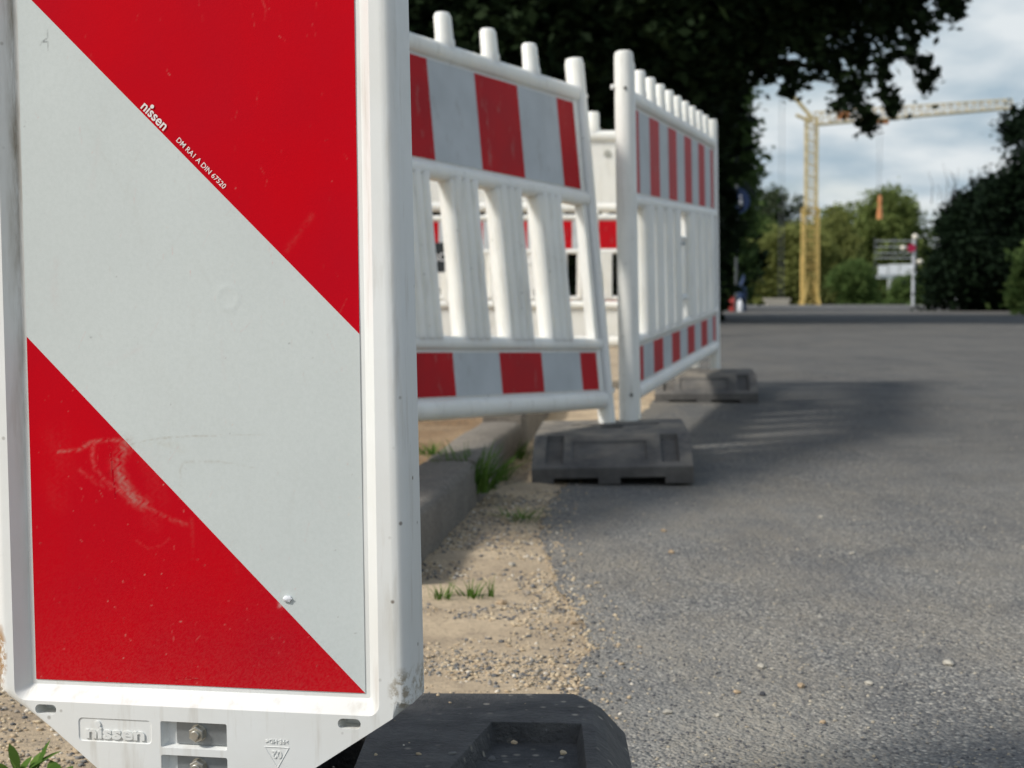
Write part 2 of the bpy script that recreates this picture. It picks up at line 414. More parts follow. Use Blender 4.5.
# reflective sheet, fine grid carrying the grime attribute
def sheet():
    xs = np.linspace(0, .25, 251); zs = np.concatenate([np.arange(0, .54, .001), np.linspace(.54, 1.0, 20)])
    X, Z = np.meshgrid(xs, zs); nz, nx = X.shape
    co = np.zeros((nz * nx, 3), np.float32); co[:, 0] = X.ravel(); co[:, 2] = Z.ravel()
    co[:, 1] = -.0012
    i = np.arange(nz * nx).reshape(nz, nx)
    f = np.stack([i[:-1, :-1], i[:-1, 1:], i[1:, 1:], i[1:, :-1]], -1).reshape(-1, 4)
    # raised bubble, lifted fold
    def loc(px, py):
        u = (px - (17 + .0301 * py)) / (338.5 - .0175 * py) * .25
        z = (680 + 11.5 * u / .25 - py) / (1368 + 240 * u)
        return u, z
    def bumpat(px, py, r, h, ring=False):
        u, z = loc(px, py); d = np.hypot(co[:, 0] - u, co[:, 2] - z) / r
        co[:, 1] -= h * (np.exp(-((d - 1) * 3) ** 2) if ring else np.exp(-d * d * 2))
    bumpat(232, 299, .0075, .00016, True); bumpat(113, 470, .004, .0003)
    co[:, 1] -= .00012 * np.sin(co[:, 0] * 40 + 2 * np.sin(co[:, 2] * 23))
    me = bpy.data.meshes.new('reflective_sheet')
    me.vertices.add(len(co)); me.vertices.foreach_set('co', co.ravel())
    me.loops.add(len(f) * 4); me.loops.foreach_set('vertex_index', f.ravel().astype(np.int32))
    me.polygons.add(len(f)); me.polygons.foreach_set('loop_start', np.arange(0, len(f) * 4, 4, dtype=np.int32))
    me.update(calc_edges=True)
    me.polygons.foreach_set('use_smooth', np.ones(len(f), bool))
    A = np.zeros((nz * nx, 4), np.float32); A[:, :3] = (.3, .25, .2)
    px_, pz_ = co[:, 0], co[:, 2]
    def stroke(pts, w, a, col, jit=.0004):
        P = [loc(*p) for p in pts]
        for k, (p, q) in enumerate(zip(P, P[1:])):
            d = np.array(q) - np.array(p); L = max(1e-6, (d ** 2).sum())
            m = (px_ > min(p[0], q[0]) - 4 * w) & (px_ < max(p[0], q[0]) + 4 * w) & (pz_ > min(p[1], q[1]) - 4 * w) & (pz_ < max(p[1], q[1]) + 4 * w)
            idx = np.nonzero(m)[0]
            t = np.clip(((px_[idx] - p[0]) * d[0] + (pz_[idx] - p[1]) * d[1]) / L, 0, 1)
            dist = np.hypot(px_[idx] - p[0] - t * d[0], pz_[idx] - p[1] - t * d[1])
            al = a * np.exp(-(dist / w) ** 2) * (1 - .45 * rng.random(len(idx))) * np.clip(.55 + .5 * np.sin(px_[idx] * 900 + 2 * np.sin(pz_[idx] * 700)) * np.cos(pz_[idx] * 560 + 1.5 * np.sin(px_[idx] * 410)) + .25 * np.sin(px_[idx] * 210 + pz_[idx] * 170), 0, 1.1)
            up = al > A[idx, 3]; A[idx[up], 3] = al[up]; A[idx[up], :3] = col
    BR = (.30, .25, .17); GR = (.42, .27, .22); DK = (.02, .02, .025); PK = (.60, .17, .15)
    stroke([(136, 444), (142, 442), (165, 438), (190, 436), (225, 435)], .0007, .5, BR)
    stroke([(225, 435), (268, 434)], .0006, .22, BR)
    stroke([(136, 446), (150, 443), (178, 444), (186, 449)], .0028, .22, (.42, .38, .28))
    stroke([(184, 497), (185, 480), (184, 469), (188, 462), (198, 461), (222, 461)], .0009, .38, BR)
    stroke([(222, 461), (240, 463), (258, 467)], .0006, .3, BR)
    stroke([(60, 452), (82, 450), (95, 442), (112, 440), (125, 441)], .0014, .4, GR)
    stroke([(97, 442), (95, 455), (98, 468), (106, 478), (116, 486), (128, 492)], .0016, .42, PK)
    stroke([(131, 441), (126, 452), (121, 462), (123, 474), (129, 486), (136, 497), (148, 503)], .0042, .55, (.36, .27, .22))
    stroke([(116, 486), (130, 496), (146, 504), (163, 513), (176, 519), (190, 524)], .0015, .3, GR)
    stroke([(83, 470), (100, 482), (115, 488)], .002, .28, PK)
    stroke([(112, 439), (115, 458), (117, 478), (119, 497)], .0006, .75, (.16, 0, .005))
    stroke([(150, 450), (158, 470), (160, 500), (156, 520)], .009, .06, PK)
    stroke([(60, 440), (62, 480), (58, 500)], .012, .05, PK)
    stroke([(140, 540), (152, 548), (165, 545), (173, 538)], .0010, .15, PK)
    stroke([(175, 625), (178, 640)], .0004, .4, PK)
    stroke([(178, 681), (184, 679), (194, 678), (204, 680)], .0006, .7, (.2, .02, .02))
    stroke([(178, 685), (204, 686)], .0016, .3, PK)
    stroke([(49, 39), (49, 47), (43, 51), (42, 54)], .0004, .9, DK); stroke([(43, 51), (50, 51), (50, 59)], .0004, .85, DK)
    stroke([(265, 5), (270, 20), (268, 33)], .0006, .3, PK); stroke([(283, 602), (283, 604)], .0022, .6, (.6, .6, .58))
    for k in range(150):     # scratches
        x, y = rng.uniform(30, 350), rng.uniform(0, 690)
        a = rng.normal(math.pi / 2, .35); L = rng.uniform(1, 9) if k % 7 else rng.uniform(8, 26)
        stroke([(x, y), (x + L * math.cos(a), y + L * math.sin(a))], .0003, rng.uniform(.12, .4), PK if rng.random() < .75 else GR)
    for k in range(230):
        x, y = rng.uniform(20, 362), 690 * math.sqrt(rng.random())
        stroke([(x, y), (x + rng.uniform(.2, 1.6), y + rng.uniform(.2, 1.4))], .00022 + .0003 * rng.random() ** 2, rng.uniform(.3, .85), DK if rng.random() < .45 else (.62, .5, .42))
    for k in range(26):     # faint rubbed streaks
        x, y = rng.uniform(40, 340), rng.uniform(60, 680); a = rng.normal(math.pi / 2, .5); Ls = rng.uniform(20, 90)
        stroke([(x, y), (x + Ls * math.cos(a), y + Ls * math.sin(a))], rng.uniform(.0008, .004), rng.uniform(.03, .10), (.34, .30, .24) if rng.random() < .6 else (.5, .2, .18))
    # dust thrown up along the bottom
    a = .05 * np.exp(-pz_ / .05) * rng.random(len(pz_)); up = a > A[:, 3]; A[up, 3] = a[up]; A[up, :3] = (.5, .42, .34)
    ca = me.color_attributes.new('grime', 'FLOAT_COLOR', 'POINT'); ca.data.foreach_set('color', A.ravel())
    me.materials.append(M['sheet'])
    return link(bpy.data.objects.new('reflective_sheet', me), beacon)
rs = sheet()
s2 = 1 / math.sqrt(2)
def on_sheet(x, z, ang, d=-.00175):
    return Matrix.Translation((x, d, z)) @ Matrix.Rotation(rad(90), 4, 'X') @ Matrix.Rotation(rad(ang), 4, 'Z')
text_mesh('printed_logo', 'nissen', .0237, M['white_ink'], rs, on_sheet(.0926, .4100, -45), offset=.018, height=None)
text_mesh('printed_marking', 'DM RA1 A DIN 67520', .0487, M['white_ink'], rs, on_sheet(.1187, .3860, -45), offset=.004)
bm = bmesh.new(); bmesh.ops.create_circle(bm, cap_ends=True, radius=.0014, segments=16, matrix=on_sheet(.0926 + .0060 * s2 + .0066 * s2, .4100 - .0060 * s2 + .0066 * s2, -45, -.0018))
obj('printed_dot', bm, M['white_ink'], rs)
# moulded lettering on the lower front
text_mesh('moulded_logo', 'nissen', .0455, M['beacon'], beacon, on_sheet(.0427, -.0385, 0, -.0098), offset=.035, extrude=.0006, height=.0088)
bm = bmesh.new(); bmesh.ops.create_cone(bm, cap_ends=True, segments=20, radius1=.0025, radius2=.0023, depth=.0016, matrix=on_sheet(.0522, -.0286, 0, -.0096))
obj('moulded_dot', bm, M['beacon'], beacon, 30)
text_mesh('moulded_marking', '>PE-HD<', .0165, M['beacon'], beacon, on_sheet(.1960, -.0330, 180, -.0101), offset=.01, extrude=.0004)
text_mesh('moulded_marking', '02', .0072, M['beacon'], beacon, on_sheet(.1912, -.0412, 180, -.0101), offset=.01, extrude=.0004)
bm = bmesh.new()
tri = [(.1785, -.0385), (.1965, -.0385), (.1878, -.0535)]
for i in range(3):
    a, b_ = tri[i], tri[(i + 1) % 3]; tube(bm, [(a[0], -.0100, a[1]), (b_[0], -.0100, b_[1])], .0004, 6)
obj('moulded_triangle', bm, M['beacon'], beacon, 50)
# torn chip on the sheet edge
bm = bmesh.new(); bmesh.ops.create_icosphere(bm, subdivisions=2, radius=.0032)
for v in bm.verts:
    v.co = Vector((v.co.x * 1.2, v.co.y * .45, v.co.z * .8)) * random.uniform(.75, 1.15) + Vector((.1945, -.0022, .0652))
obj('torn_chip', bm, M['whitepaint'], rs)

# ------------------------------------------------------------------ rubber foot plates
def foot_beacon():
    o = thing('foot_plate', 'black pitted recycled rubber foot plate holding up the close beacon at the bottom', 'foot plate', 'rubber foot plates')
    bm = bmesh.new()
    def prof(h, ins): return [(-.305 + ins, -.52 + ins, h), (.098 - ins - .018, -.52 + ins, h), (.098 - ins, -.52 + .04 + ins, h), (.098 - ins, .2 - .03 - ins, h), (.098 - ins - .014, .2 - ins, h), (-.305 + ins, .2 - ins, h)]
    loft(bm, [prof(0, 0), prof(.074, 0), prof(.103, .022), prof(.110, .032)])
    b = obj('body', bm, M['rubber'], o)
    cuts = []
    c = bmesh.new(); loft(c, [[(-.055, -.10, .094), (.052, -.10, .094), (.052, .076, .094), (-.014, .076, .094)], [(-.070, -.12, .13), (.062, -.12, .13), (.062, .086, .13), (-.024, .086, .13)]]); cuts.append(c)
    c = bmesh.new(); box(c, -.16, -.118, -.06, .13, .03, .13); cuts.append(c)
    c = bmesh.new(); box(c, -.02, .04, -.3, .3, -.01, .022); cuts.append(c)
    c = bmesh.new(); box(c, -.21, -.178, -.03, .03, .02, .13); cuts.append(c)
    c = bmesh.new(); box(c, -.27, -.10, -.46, -.2, .085, .13); cuts.append(c)
    carve(b, cuts, .004, 2, 25)
    # subtle surface unevenness
    for v in b.data.vertices: v.co += Vector((0, 0, .0008 * math.sin(v.co.x * 37) * math.cos(v.co.y * 29)))
    o.location = (0, 1.105, 0); o.rotation_euler = (0, 0, rad(-1))
    return o
foot_beacon()
def foot_fence(label, loc, yaw, tilt, group='rubber foot plates'):
    """long axis local +y, origin at the middle of the near short edge"""
    o = thing('foot_plate', label, 'foot plate', group)
    bm = bmesh.new()
    W = .2
    def r(y, h): return None
    side = [(0, 0), (0, .042), (.17, .108), (.63, .108), (.80, .042), (.80, 0)]
    loft(bm, [[(-W, y, z) for y, z in side], [(-W + .006, y, z) for y, z in side] , [(W - .006, y, z) for y, z in side], [(W, y, z) for y, z in side]])
    b = obj('body', bm, M['dusty'], o); cuts = []
    def slopecut(x0, x1, y0, y1, depth):
        c = bmesh.new()
        for_z = lambda y: .042 + (y / .17) * .066
        loft(c, [[(x0, y0, for_z(y0) - depth), (x1, y0, for_z(y0) - depth), (x1, y1, for_z(y1) - depth), (x0, y1, for_z(y1) - depth)],
                 [(x0 - .004, y0 - .006, for_z(y0) + .02), (x1 + .004, y0 - .006, for_z(y0) + .02), (x1 + .004, y1 + .006, for_z(y1) + .02), (x0 - .004, y1 + .006, for_z(y1) + .02)]])
        return c
    cuts += [slopecut(-.165, -.125, .03, .17, .016), slopecut(.125, .165, .03, .17, .016), slopecut(-.10, .085, .045, .135, .006)]
    for x0 in (-.145, .02):
        c = bmesh.new(); box(c, x0, x0 + .11, -.02, .1, -.01, .016); cuts.append(c)
        c = bmesh.new(); box(c, x0, x0 + .11, .7, .85, -.01, .016); cuts.append(c)
    c = bmesh.new(); box(c, -.11, .13, .46, .50, .085, .13); cuts.append(c)
    c = bmesh.new(); box(c, -.03, .03, .37, .43, .05, .13); cuts.append(c)
    carve(b, cuts, .005, 2, 25)
    o.location = loc; o.rotation_euler = (0, rad(tilt), rad(yaw)); return o
foot_fence('dusty grey rubber foot plate under the meeting corner of the two front fences', (.248, 3.555, .006), -4, -1.4)
foot_fence('rubber foot plate at the far end of the fence that runs up the road', (.755, 5.62, .055), -7, -.6)

# ------------------------------------------------------------------ safety fences
def cyl(bm, p, q, r, n=14): tube(bm, [p, q], r, n)
def rounded(bm, x0, x1, y0, y1, z0, z1, r=.008):
    """bar along x with a rounded yz section"""
    P = []
    for cy, cz, a0 in ((y1 - r, z1 - r, 0), (y0 + r, z1 - r, 90), (y0 + r, z0 + r, 180), (y1 - r, z0 + r, 270)):
        for k in range(4):
            a = rad(a0 + 30 * k); P.append((cy + r * math.cos(a), cz + r * math.sin(a)))
    loft(bm, [[(x0, y, z) for y, z in P], [(x1, y, z) for y, z in P]])
L = 2.14
def slat_bm(xc, w=.058, z0=.190, z1=.585):
    bm = bmesh.new(); rings = []
    def rib(t):
        f = (t * 3.5) % 1.0
        return .016 * (abs(f - .5) * 2) ** .8
    def section(z, k):
        P = []
        hw = w * k
        for i in range(43):
            t = i / 42; x = -hw + 2 * hw * t
            e = min(1, min(t, 1 - t) * 12)
            P.append((xc + x, -(.012 * math.sqrt(e) + rib(t) * e) - .003, z))
        for i in range(43):
            t = 1 - i / 42; x = -hw + 2 * hw * t
            e = min(1, min(t, 1 - t) * 12)
            P.append((xc + x, (.012 * math.sqrt(e) + rib(t) * e) + .003, z))
        return P
    loft(bm, [section(z0, 1.05), section(z0 + .02, 1), section((z0 + z1) / 2, .99), section(z1 - .03, 1), section(z1, 1.08)])
    return bm
def fence(label, foils=True, group='red and white plastic site fences', mat=None, slats=True, sw=.058, mid=True):
    mat = mat or M['plastic_old']
    t = thing('safety_fence', label, 'safety fence', group)
    bm = bmesh.new()
    rounded(bm, .05, L - .05, -.024, .024, 0, .050, .02)
    rounded(bm, .05, L - .05, -.022, .022, .165, .198, .013)
    rounded(bm, .05, L - .05, -.024, .024, .575, .614, .015)
    rounded(bm, .05, L - .05, -.024, .024, .872, .920, .02)
    bars = obj('rail_frame', bm, mat, t, 40)
    for x in (.03, L - .03):
        bm = bmesh.new(); tube(bm, [(x, 0, -.085), (x, 0, -.08), (x, 0, .985), (x, 0, 1.0)], [.018, .0235, .0275, .024], 18)
        # flange that carries the rails
        s = 1 if x < 1 else -1
        box(bm, min(x, x + s * .05), max(x, x + s * .05), -.013, .013, .02, .9)
        obj('end_post', bm, mat, t, 40)
        for z in (.9, .05):
            bm = bmesh.new(); cyl(bm, (x - s * .024, -.004, z), (x - s * .043, -.004, z), .008, 8)
            obj('hook', bm, mat, t, 40)
    bm = bmesh.new(); box(bm, .055, L - .055, -.010, .010, .612, .874)
    up = obj('upper_board', bm, mat, t)
    bm = bmesh.new(); box(bm, .055, L - .055, -.010, .010, .048, .167)
    lo = obj('lower_board', bm, mat, t)
    if foils:
        for (z0, z1, par) in ((.620, .866, up), (.054, .158, lo)):
            bm = bmesh.new()
            nx = 107
            for k in range(nx):
                pass
            box(bm, .07, L - .07, -.0118, -.0102, z0, z1); obj('reflective_sheet', bm, M['fsheet'], par)
    else:
        for (z, r, par, xs) in ((.823, .016, up, (.53, 1.73)), (.105, .013, lo, (.33, 1.22, 1.87))):
            for x in xs:
                bm = bmesh.new(); bmesh.ops.create_cone(bm, cap_ends=True, segments=18, radius1=r, radius2=r * .8, depth=.006, matrix=Matrix.Translation((x, -.0125, z)) @ Matrix.Rotation(rad(90), 4, 'X'))
                obj('hole_disc', bm, M['hole_disc'], par, 40)
    for k in range(9):
        x = .27 + .2 * k
        if slats and (k != 4 or not mid): obj('slat', slat_bm(x, sw), mat, t, 28)
        bm = bmesh.new()
        rings = []
        for z, s in ((.905, 1.05), (.93, 1.12), (.938, 1), (.990, .96), (.998, .8)):
            rings.append([(x + .027 * s * math.cos(2 * math.pi * q / 16), .020 * s * math.sin(2 * math.pi * q / 16), z) for q in range(16)])
        loft(bm, rings); obj('peg', bm, mat, t, 45)
    if not mid: return t
    # middle bay: opening on top, name plate panel, short ribs below
    x = 1.07; bm = bmesh.new()
    for s in (-1, 1): box(bm, x + s * .135 - .006, x + s * .135 + .006, -.008, .008, .196, .578)
    box(bm, x - .13, x + .13, -.006, .006, .275, .487); rounded(bm, x - .13, x + .13, -.014, .014, .262, .280, .006); rounded(bm, x - .13, x + .13, -.014, .014, .482, .497, .006)
    for s in (-2, -1, 0, 1, 2): box(bm, x + s * .05 - .009, x + s * .05 + .009, -.012, .012, .197, .264)
    obj('middle_panel', bm, mat, t)
    bm = bmesh.new(); box(bm, x - .045, x + .045, -.018, -.0145, .462, .474); obj('grip', bm, M['steel'], t)
    return t
f1 = fence('leaning red and white plastic fence just right of the beacon, its near part behind it')
f2 = fence('red and white plastic fence running up the road edge, seen at a steep angle')
f3 = fence('white plastic fence without red stripes, closing the far side of the enclosure', foils=False, sw=.026, mid=False)
f4 = fence('distant red and white fence glimpsed behind the white one near the round pole')
f5 = fence('farthest red and white fence, seen only through the slats beside the beacon')
Rm = Euler((rad(-7.11), rad(1.77), rad(58.64)), 'YXZ').to_matrix()
pose(f1, Vector((.2741, 4.1174, .1487)) + Rm @ Vector((-L, 0, 0)), 58.64, -7.11, 1.77)
f1.scale = (1.041, 1, 1); f1.location = Vector((.2939, 4.1391, .1518)) + Rm @ Vector((-L * 1.041 - .022, 0, 0))
pose(f2, (.352, 4.2816, .157), 75.35, -1.14, -2.13)
pose(f3, (-1.33, 6.18, .262), .6, .5, .2)
pose(f4, (.9, 12.9, .292), 180 - 12 + 0, 0, 0)
pose(f5, (-1.9, 14.6, .31), -8, 0, 0)
f4.location = (-.825, 13.1, .295); pose(f4, f4.location, -7, 0, 0)
# black sign on the distant fence
sg = thing('black_sign', 'small black sign board with white letters hung on a distant fence behind the slats', 'sign')
p = at(439, 257.5, 12.7); sg.location = p; sg.rotation_euler = (0, 0, rad(-8))
bm = bmesh.new(); box(bm, -.14, .10, -.012, .012, -.13, .13); obj('board', bm, M['dark_sign'], sg)
text_mesh('lettering', 'RO', .13, M['letter_white'], sg, Matrix.Translation((-.055, -.016, -.03)) @ Matrix.Rotation(rad(90), 4, 'X'), offset=.01)
# round pole in the corner
pl = thing('corner_pole', 'round white plastic pole standing in the corner foot plate between two fences', 'pole', loc=(.337, 4.15, 0))
bm = bmesh.new(); tube(bm, [(0, 0, .05), (-.0015, 0, .115), (-.021, 0, 1.148), (-.0213, 0, 1.159), (-.0214, 0, 1.163)], [.026, .0275, .0275, .025, .019], 22)
obj('tube', bm, M['plastic_dirty'], pl, 40)
bm = bmesh.new()
cyl(bm, (-.045, -.004, 1.062), (-.057, -.006, 1.062), .007, 8)
obj('bolt_end', bm, M['plastic_old'], pl, 40)
bm = bmesh.new()
bmesh.ops.create_cone(bm, cap_ends=True, segments=12, radius1=.0045, radius2=.0045, depth=.004, matrix=Matrix.Translation((-.0185, -.0282, 1.056)) @ Matrix.Rotation(rad(90), 4, 'X'))
obj('bolt_hole', bm, M['darkhole'], pl); bm = bmesh.new()
bmesh.ops.create_cone(bm, cap_ends=True, segments=12, radius1=.0045, radius2=.0045, depth=.004, matrix=Matrix.Translation((.003, -.0282, .19)) @ Matrix.Rotation(rad(90), 4, 'X'))
obj('bolt_hole', bm, M['darkhole'], pl)

# ------------------------------------------------------------------ ground
def fbm2(x, y, s, seed=0):
    r = random.Random(seed); v = 0; a = 1
    for k in range(4):
        v += a * math.sin(x * s + r.random() * 9 + 1.7 * math.sin(y * s * .8 + r.random() * 9)) * math.cos(y * s * 1.1 + r.random() * 9)
        s *= 2.1; a *= .5
    return v
def grid_obj(name, xs_of_y, ys, nx, hfun, mat, sm=True):
    bm = bmesh.new(); rows = []
    for y in ys:
        a, b = xs_of_y(y)
        rows.append([bm.verts.new((a + (b - a) * i / nx, y, hfun(a + (b - a) * i / nx, y))) for i in range(nx + 1)])
    for r0, r1 in zip(rows, rows[1:]):
        for i in range(nx): bm.faces.new((r0[i], r0[i + 1], r1[i + 1], r1[i]))
    o = obj(name, bm, mat, None, 80 if sm else None); return o
def edge_x(y):
    P = [(-4, .02), (1.2, .02), (1.5, .05), (1.70, .078), (1.88, .103), (2.15, .090), (2.57, .060), (3.03, .060), (3.5, .116), (4.4, .30), (5.5, .52), (6.6, .74), (64, 9.1), (90, 12.9)]
    for (a, va), (b, vb) in zip(P, P[1:]):
        if a <= y <= b:
            t = (y - a) / (b - a); return va + (vb - va) * t
    return 9
def wig(y): return .006 * math.sin(y * 13) + .004 * math.sin(y * 37 + 1) + .002 * math.sin(y * 91) if y < 6 else 0
ys_far = [-6, -2, 0] + [i * .5 for i in range(1, 12)] + list(range(6, 60, 3)) + [60, 62, 64, 70, 80, 95, 110, 200, 500, 1500]
g = grid_obj('ground', lambda y: (-600, 600), ys_far, 60, lambda x, y: ground_h(y) - .03, M['far_ground']); struct(g)
ys_n = [-3 + .1 * i for i in range(44)] + [1.4 + .02 * i for i in range(230)] + [6 + i * .5 for i in range(18)] + list(range(15, 60, 3)) + [60, 62, 64, 66, 70]
ys_n = sorted(set(round(y, 3) for y in ys_n))
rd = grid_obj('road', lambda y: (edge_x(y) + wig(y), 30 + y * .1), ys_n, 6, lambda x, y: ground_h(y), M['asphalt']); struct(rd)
ys_s = [-3 + .1 * i for i in range(40)] + [1.0 + .025 * i for i in range(260)] + [7.6 + .4 * i for i in range(40)]
ys_s = sorted(set(round(y, 3) for y in ys_s))
def sand_h(x, y):
    e = edge_x(y) - x
    k = max(0, min(1, (e + .02) / .08))
    return ground_h(y) - .006 + .009 * k + .0035 * fbm2(x, y, 9, 3) * k
sd = grid_obj('sandy_verge', lambda y: (-3.2, edge_x(y) + .05), ys_s, 150, sand_h, M['sand']); struct(sd)
def soil_h(x, y):
    xk = -.41 + (y - 1.2) * .108 + .0
    return ground_h(y) + .055 + .02 * fbm2(x, y, 2.4, 5) + .01 * fbm2(x, y, 9, 6)
sl = grid_obj('dug_soil', lambda y: (-4.5, -.145 + (y - 2.6) * .108 - .115), sorted(set([2.2 + .08 * i for i in range(110)])), 70, lambda x, y: soil_h(x, y) - (.09 if y < 2.3 else 0), M['soil']); struct(sl)

# kerb stones
def kerb(y0, ln, first=False):
    a = math.atan(.108)
    x0 = -.145 + (y0 - 2.6) * .108
    bm = bmesh.new(); ny = 26
    R = []
    for i in range(ny + 1):
        y = ln * i / ny; w = .128; h = .100 + .0025 * math.sin(y * 9 + y0 * 3)
        e = .006 if i in (0, ny) else 0
        jit = lambda s=.0016: random.uniform(-s, s)
        R.append([(0 - e, y, -.08), (-e + jit(), y, .03), (0 - e - .002 + jit(), y, h - .018 - e), (-.008 + jit(), y, h - .006 - e), (-.020, y, h - e + jit()), (-.06, y, h - e + jit()), (-w + .012, y, h - .002 - e), (-w + e, y, h - .014), (-w + e, y, -.08)])
    loft(bm, R)
    o = obj('kerb_stone', bm, M['kerb'], None, 50)
    o.location = (x0, y0, ground_h(y0 + .5) * .9); o.rotation_euler = (rad(random.uniform(-.3, .3)), 0, -a); return o
klabels = ['weathered concrete kerb stone nearest the beacon, grass tuft at its far end', 'concrete kerb stone behind the grass tuft, below the leaning fence', 'kerb stone beyond the front corner foot plate, partly covered by it', 'kerb stone inside the enclosure in front of the white fence', 'kerb stone just beyond the white unstriped fence', 'farthest kerb stone, past the white fence']
yy = 2.27
for i, lb in enumerate(klabels):
    o = kerb(yy, .985); tag(o, lb, 'kerb stone', 'row of concrete kerb stones'); yy += 1.0

# gravel
def stone_templates(n=6):
    T = []
    for k in range(n):
        bm = bmesh.new(); bmesh.ops.create_icosphere(bm, subdivisions=1, radius=1)
        for v in bm.verts: v.co *= random.uniform(.55, 1.2)
        for v in bm.verts: v.co.z *= .62
        bm.verts.ensure_lookup_table()
        T.append((np.array([v.co[:] for v in bm.verts]), np.array([[v.index for v in f.verts] for f in bm.faces]))); bm.free()
    return T
TPL = stone_templates()
def raw_mesh(name, co, faces, mat, k):
    me = bpy.data.meshes.new(name); me.vertices.add(len(co)); me.vertices.foreach_set('co', co.astype(np.float32).ravel())
    me.loops.add(len(faces) * k); me.loops.foreach_set('vertex_index', faces.astype(np.int32).ravel())
    me.polygons.add(len(faces)); me.polygons.foreach_set('loop_start', np.arange(0, len(faces) * k, k, dtype=np.int32))
    me.update(calc_edges=True); me.materials.append(mat)
    return bpy.data.objects.new(name, me)
def gravelmat():
    m, nt, b = new_mat('mixed_gravel'); g = nt.nodes.new('ShaderNodeNewGeometry')
    c = ramp(nt, g.outputs['Random Per Island'], [(0., (.46, .36, .24)), (.22, (.54, .44, .30)), (.40, (.33, .29, .24)), (.52, (.12, .12, .12)), (.70, (.20, .195, .185)), (.82, (.50, .40, .27)), (.94, (.66, .60, .50))], 'CONSTANT')
    nt.links.new(c, b.inputs['Base Color']); b.inputs['Roughness'].default_value = .9; b.inputs['Specular IOR Level'].default_value = .2; return m
M['gravel'] = gravelmat()
def roadgritmat():
    m, nt, b = new_mat('road_chips'); g = nt.nodes.new('ShaderNodeNewGeometry')
    c = ramp(nt, g.outputs['Random Per Island'], [(0., (.10, .10, .105)), (.4, (.17, .165, .16)), (.65, (.26, .24, .21)), (.82, (.38, .33, .25)), (.95, (.5, .44, .34))], 'CONSTANT')
    nt.links.new(c, b.inputs['Base Color']); b.inputs['Roughness'].default_value = .9; b.inputs['Specular IOR Level'].default_value = .2; return m
M['grit'] = roadgritmat()
def scatter(name, pts, mat, smin, smax, power=3):
    CO = []; FA = []; base = 0
    for (x, y, z) in pts:
        t, f = TPL[random.randrange(len(TPL))]
        s = smin + (smax - smin) * random.random() ** power
        a = random.uniform(0, 6.28); ca, sa = math.cos(a), math.sin(a)
        c = t * s; c = np.stack([c[:, 0] * ca - c[:, 1] * sa, c[:, 0] * sa * 1.1 + c[:, 1] * ca * .85, c[:, 2]], 1) + (x, y, z + s * .2)
        CO.append(c); FA.append(f + base); base += len(t)
    o = raw_mesh(name, np.concatenate(CO), np.concatenate(FA), mat, 3); link(o); o['kind'] = 'stuff'
    return o
pts = []
while len(pts) < 30000:
    y = 1.3 + 2.9 * random.random() ** 1.7; x = edge_x(y) + .03 - .34 * random.random()
    d = fbm2(x, y, 11, 9)
    if random.random() < .38 + .6 * d: pts.append((x, y, sand_h(x, y)))
while len(pts) < 31800:       # grains spilled over the asphalt edge
    y = 1.3 + 2.6 * random.random() ** 1.5; x = edge_x(y) + .07 * random.random() ** 2.6; pts.append((x, y, ground_h(y)))
while len(pts) < 43500:
    y = random.uniform(.95, 1.9); x = random.uniform(-.75, -.28); pts.append((x, y, sand_h(x, y)))
for k in range(70):          # grains that have landed on the black foot plate
    pts.append((random.uniform(-.30, .06), random.uniform(.93, 1.27), .1095))
scatter('gravel', pts, M['gravel'], .0009, .0048, 3.2)
pts = []
while len(pts) < 30000:
    y = 1.3 + 4.5 * random.random() ** 2; e = random.random() ** 1.3 * (.4 + .55 * y * .5); x = edge_x(y) + wig(y) + e
    if random.random() < .35 + .5 * fbm2(x, y, 5, 21) or random.random() < .2: pts.append((x, y, ground_h(y) - .0003))
scatter('road_grit', pts, M['grit'], .0006, .0030, 3.5)

# individual loose pebbles
peb = [(823, 519, .006, 'stone_l', 'pale pebble on the road, level with the corner foot plate, right of it'),
       (855, 556, .0062, 'stone_l', 'whitish pebble on open asphalt, mid road'),
       (765, 672, .0068, 'stone_l', 'cream pebble at the head of the small pebble cluster on the near road'),
       (805, 692, .0062, 'stone_o', 'bright orange pebble on the near road'),
       (766, 700, .0050, 'stone_d', 'dark angular chip lying below the cream pebble'),
       (954, 669, .0085, 'stone_l', 'flat white stone chip far right on the near road'),
       (874, 689, .0060, 'stone_l', 'pinkish tan pebble right of the orange one'),
       (670, 719, .0058, 'stone_l', 'pale pebble just right of the close black foot plate'),
       (673, 555, .0075, 'stone_o', 'tan orange pebble on sandy asphalt near its left edge'),
       (665, 533, .0065, 'stone_o', 'small tan pebble just behind another near the asphalt edge'),
       (740, 698, .0052, 'stone_o', 'brown pebble left of the dark chip'),
       (828, 729, .0045, 'stone_o', 'small rusty pebble low on the road'),
       (721, 722, .0045, 'stone_l', 'little grey pebble between black foot plate and brown pebble'),
       (512, 569, .0085, 'stone_l', 'long white stone upright in the gravel strip'),
       (502, 607, .0095, 'stone_o', 'round tan pebble at the foot of the weeds in the gravel'),
       (574, 625, .0060, 'stone_o', 'yellowish pebble at the border of gravel and asphalt'),
       (776, 674, .0042, 'stone_l', 'tiny pale pebble beside the cream pebble')]
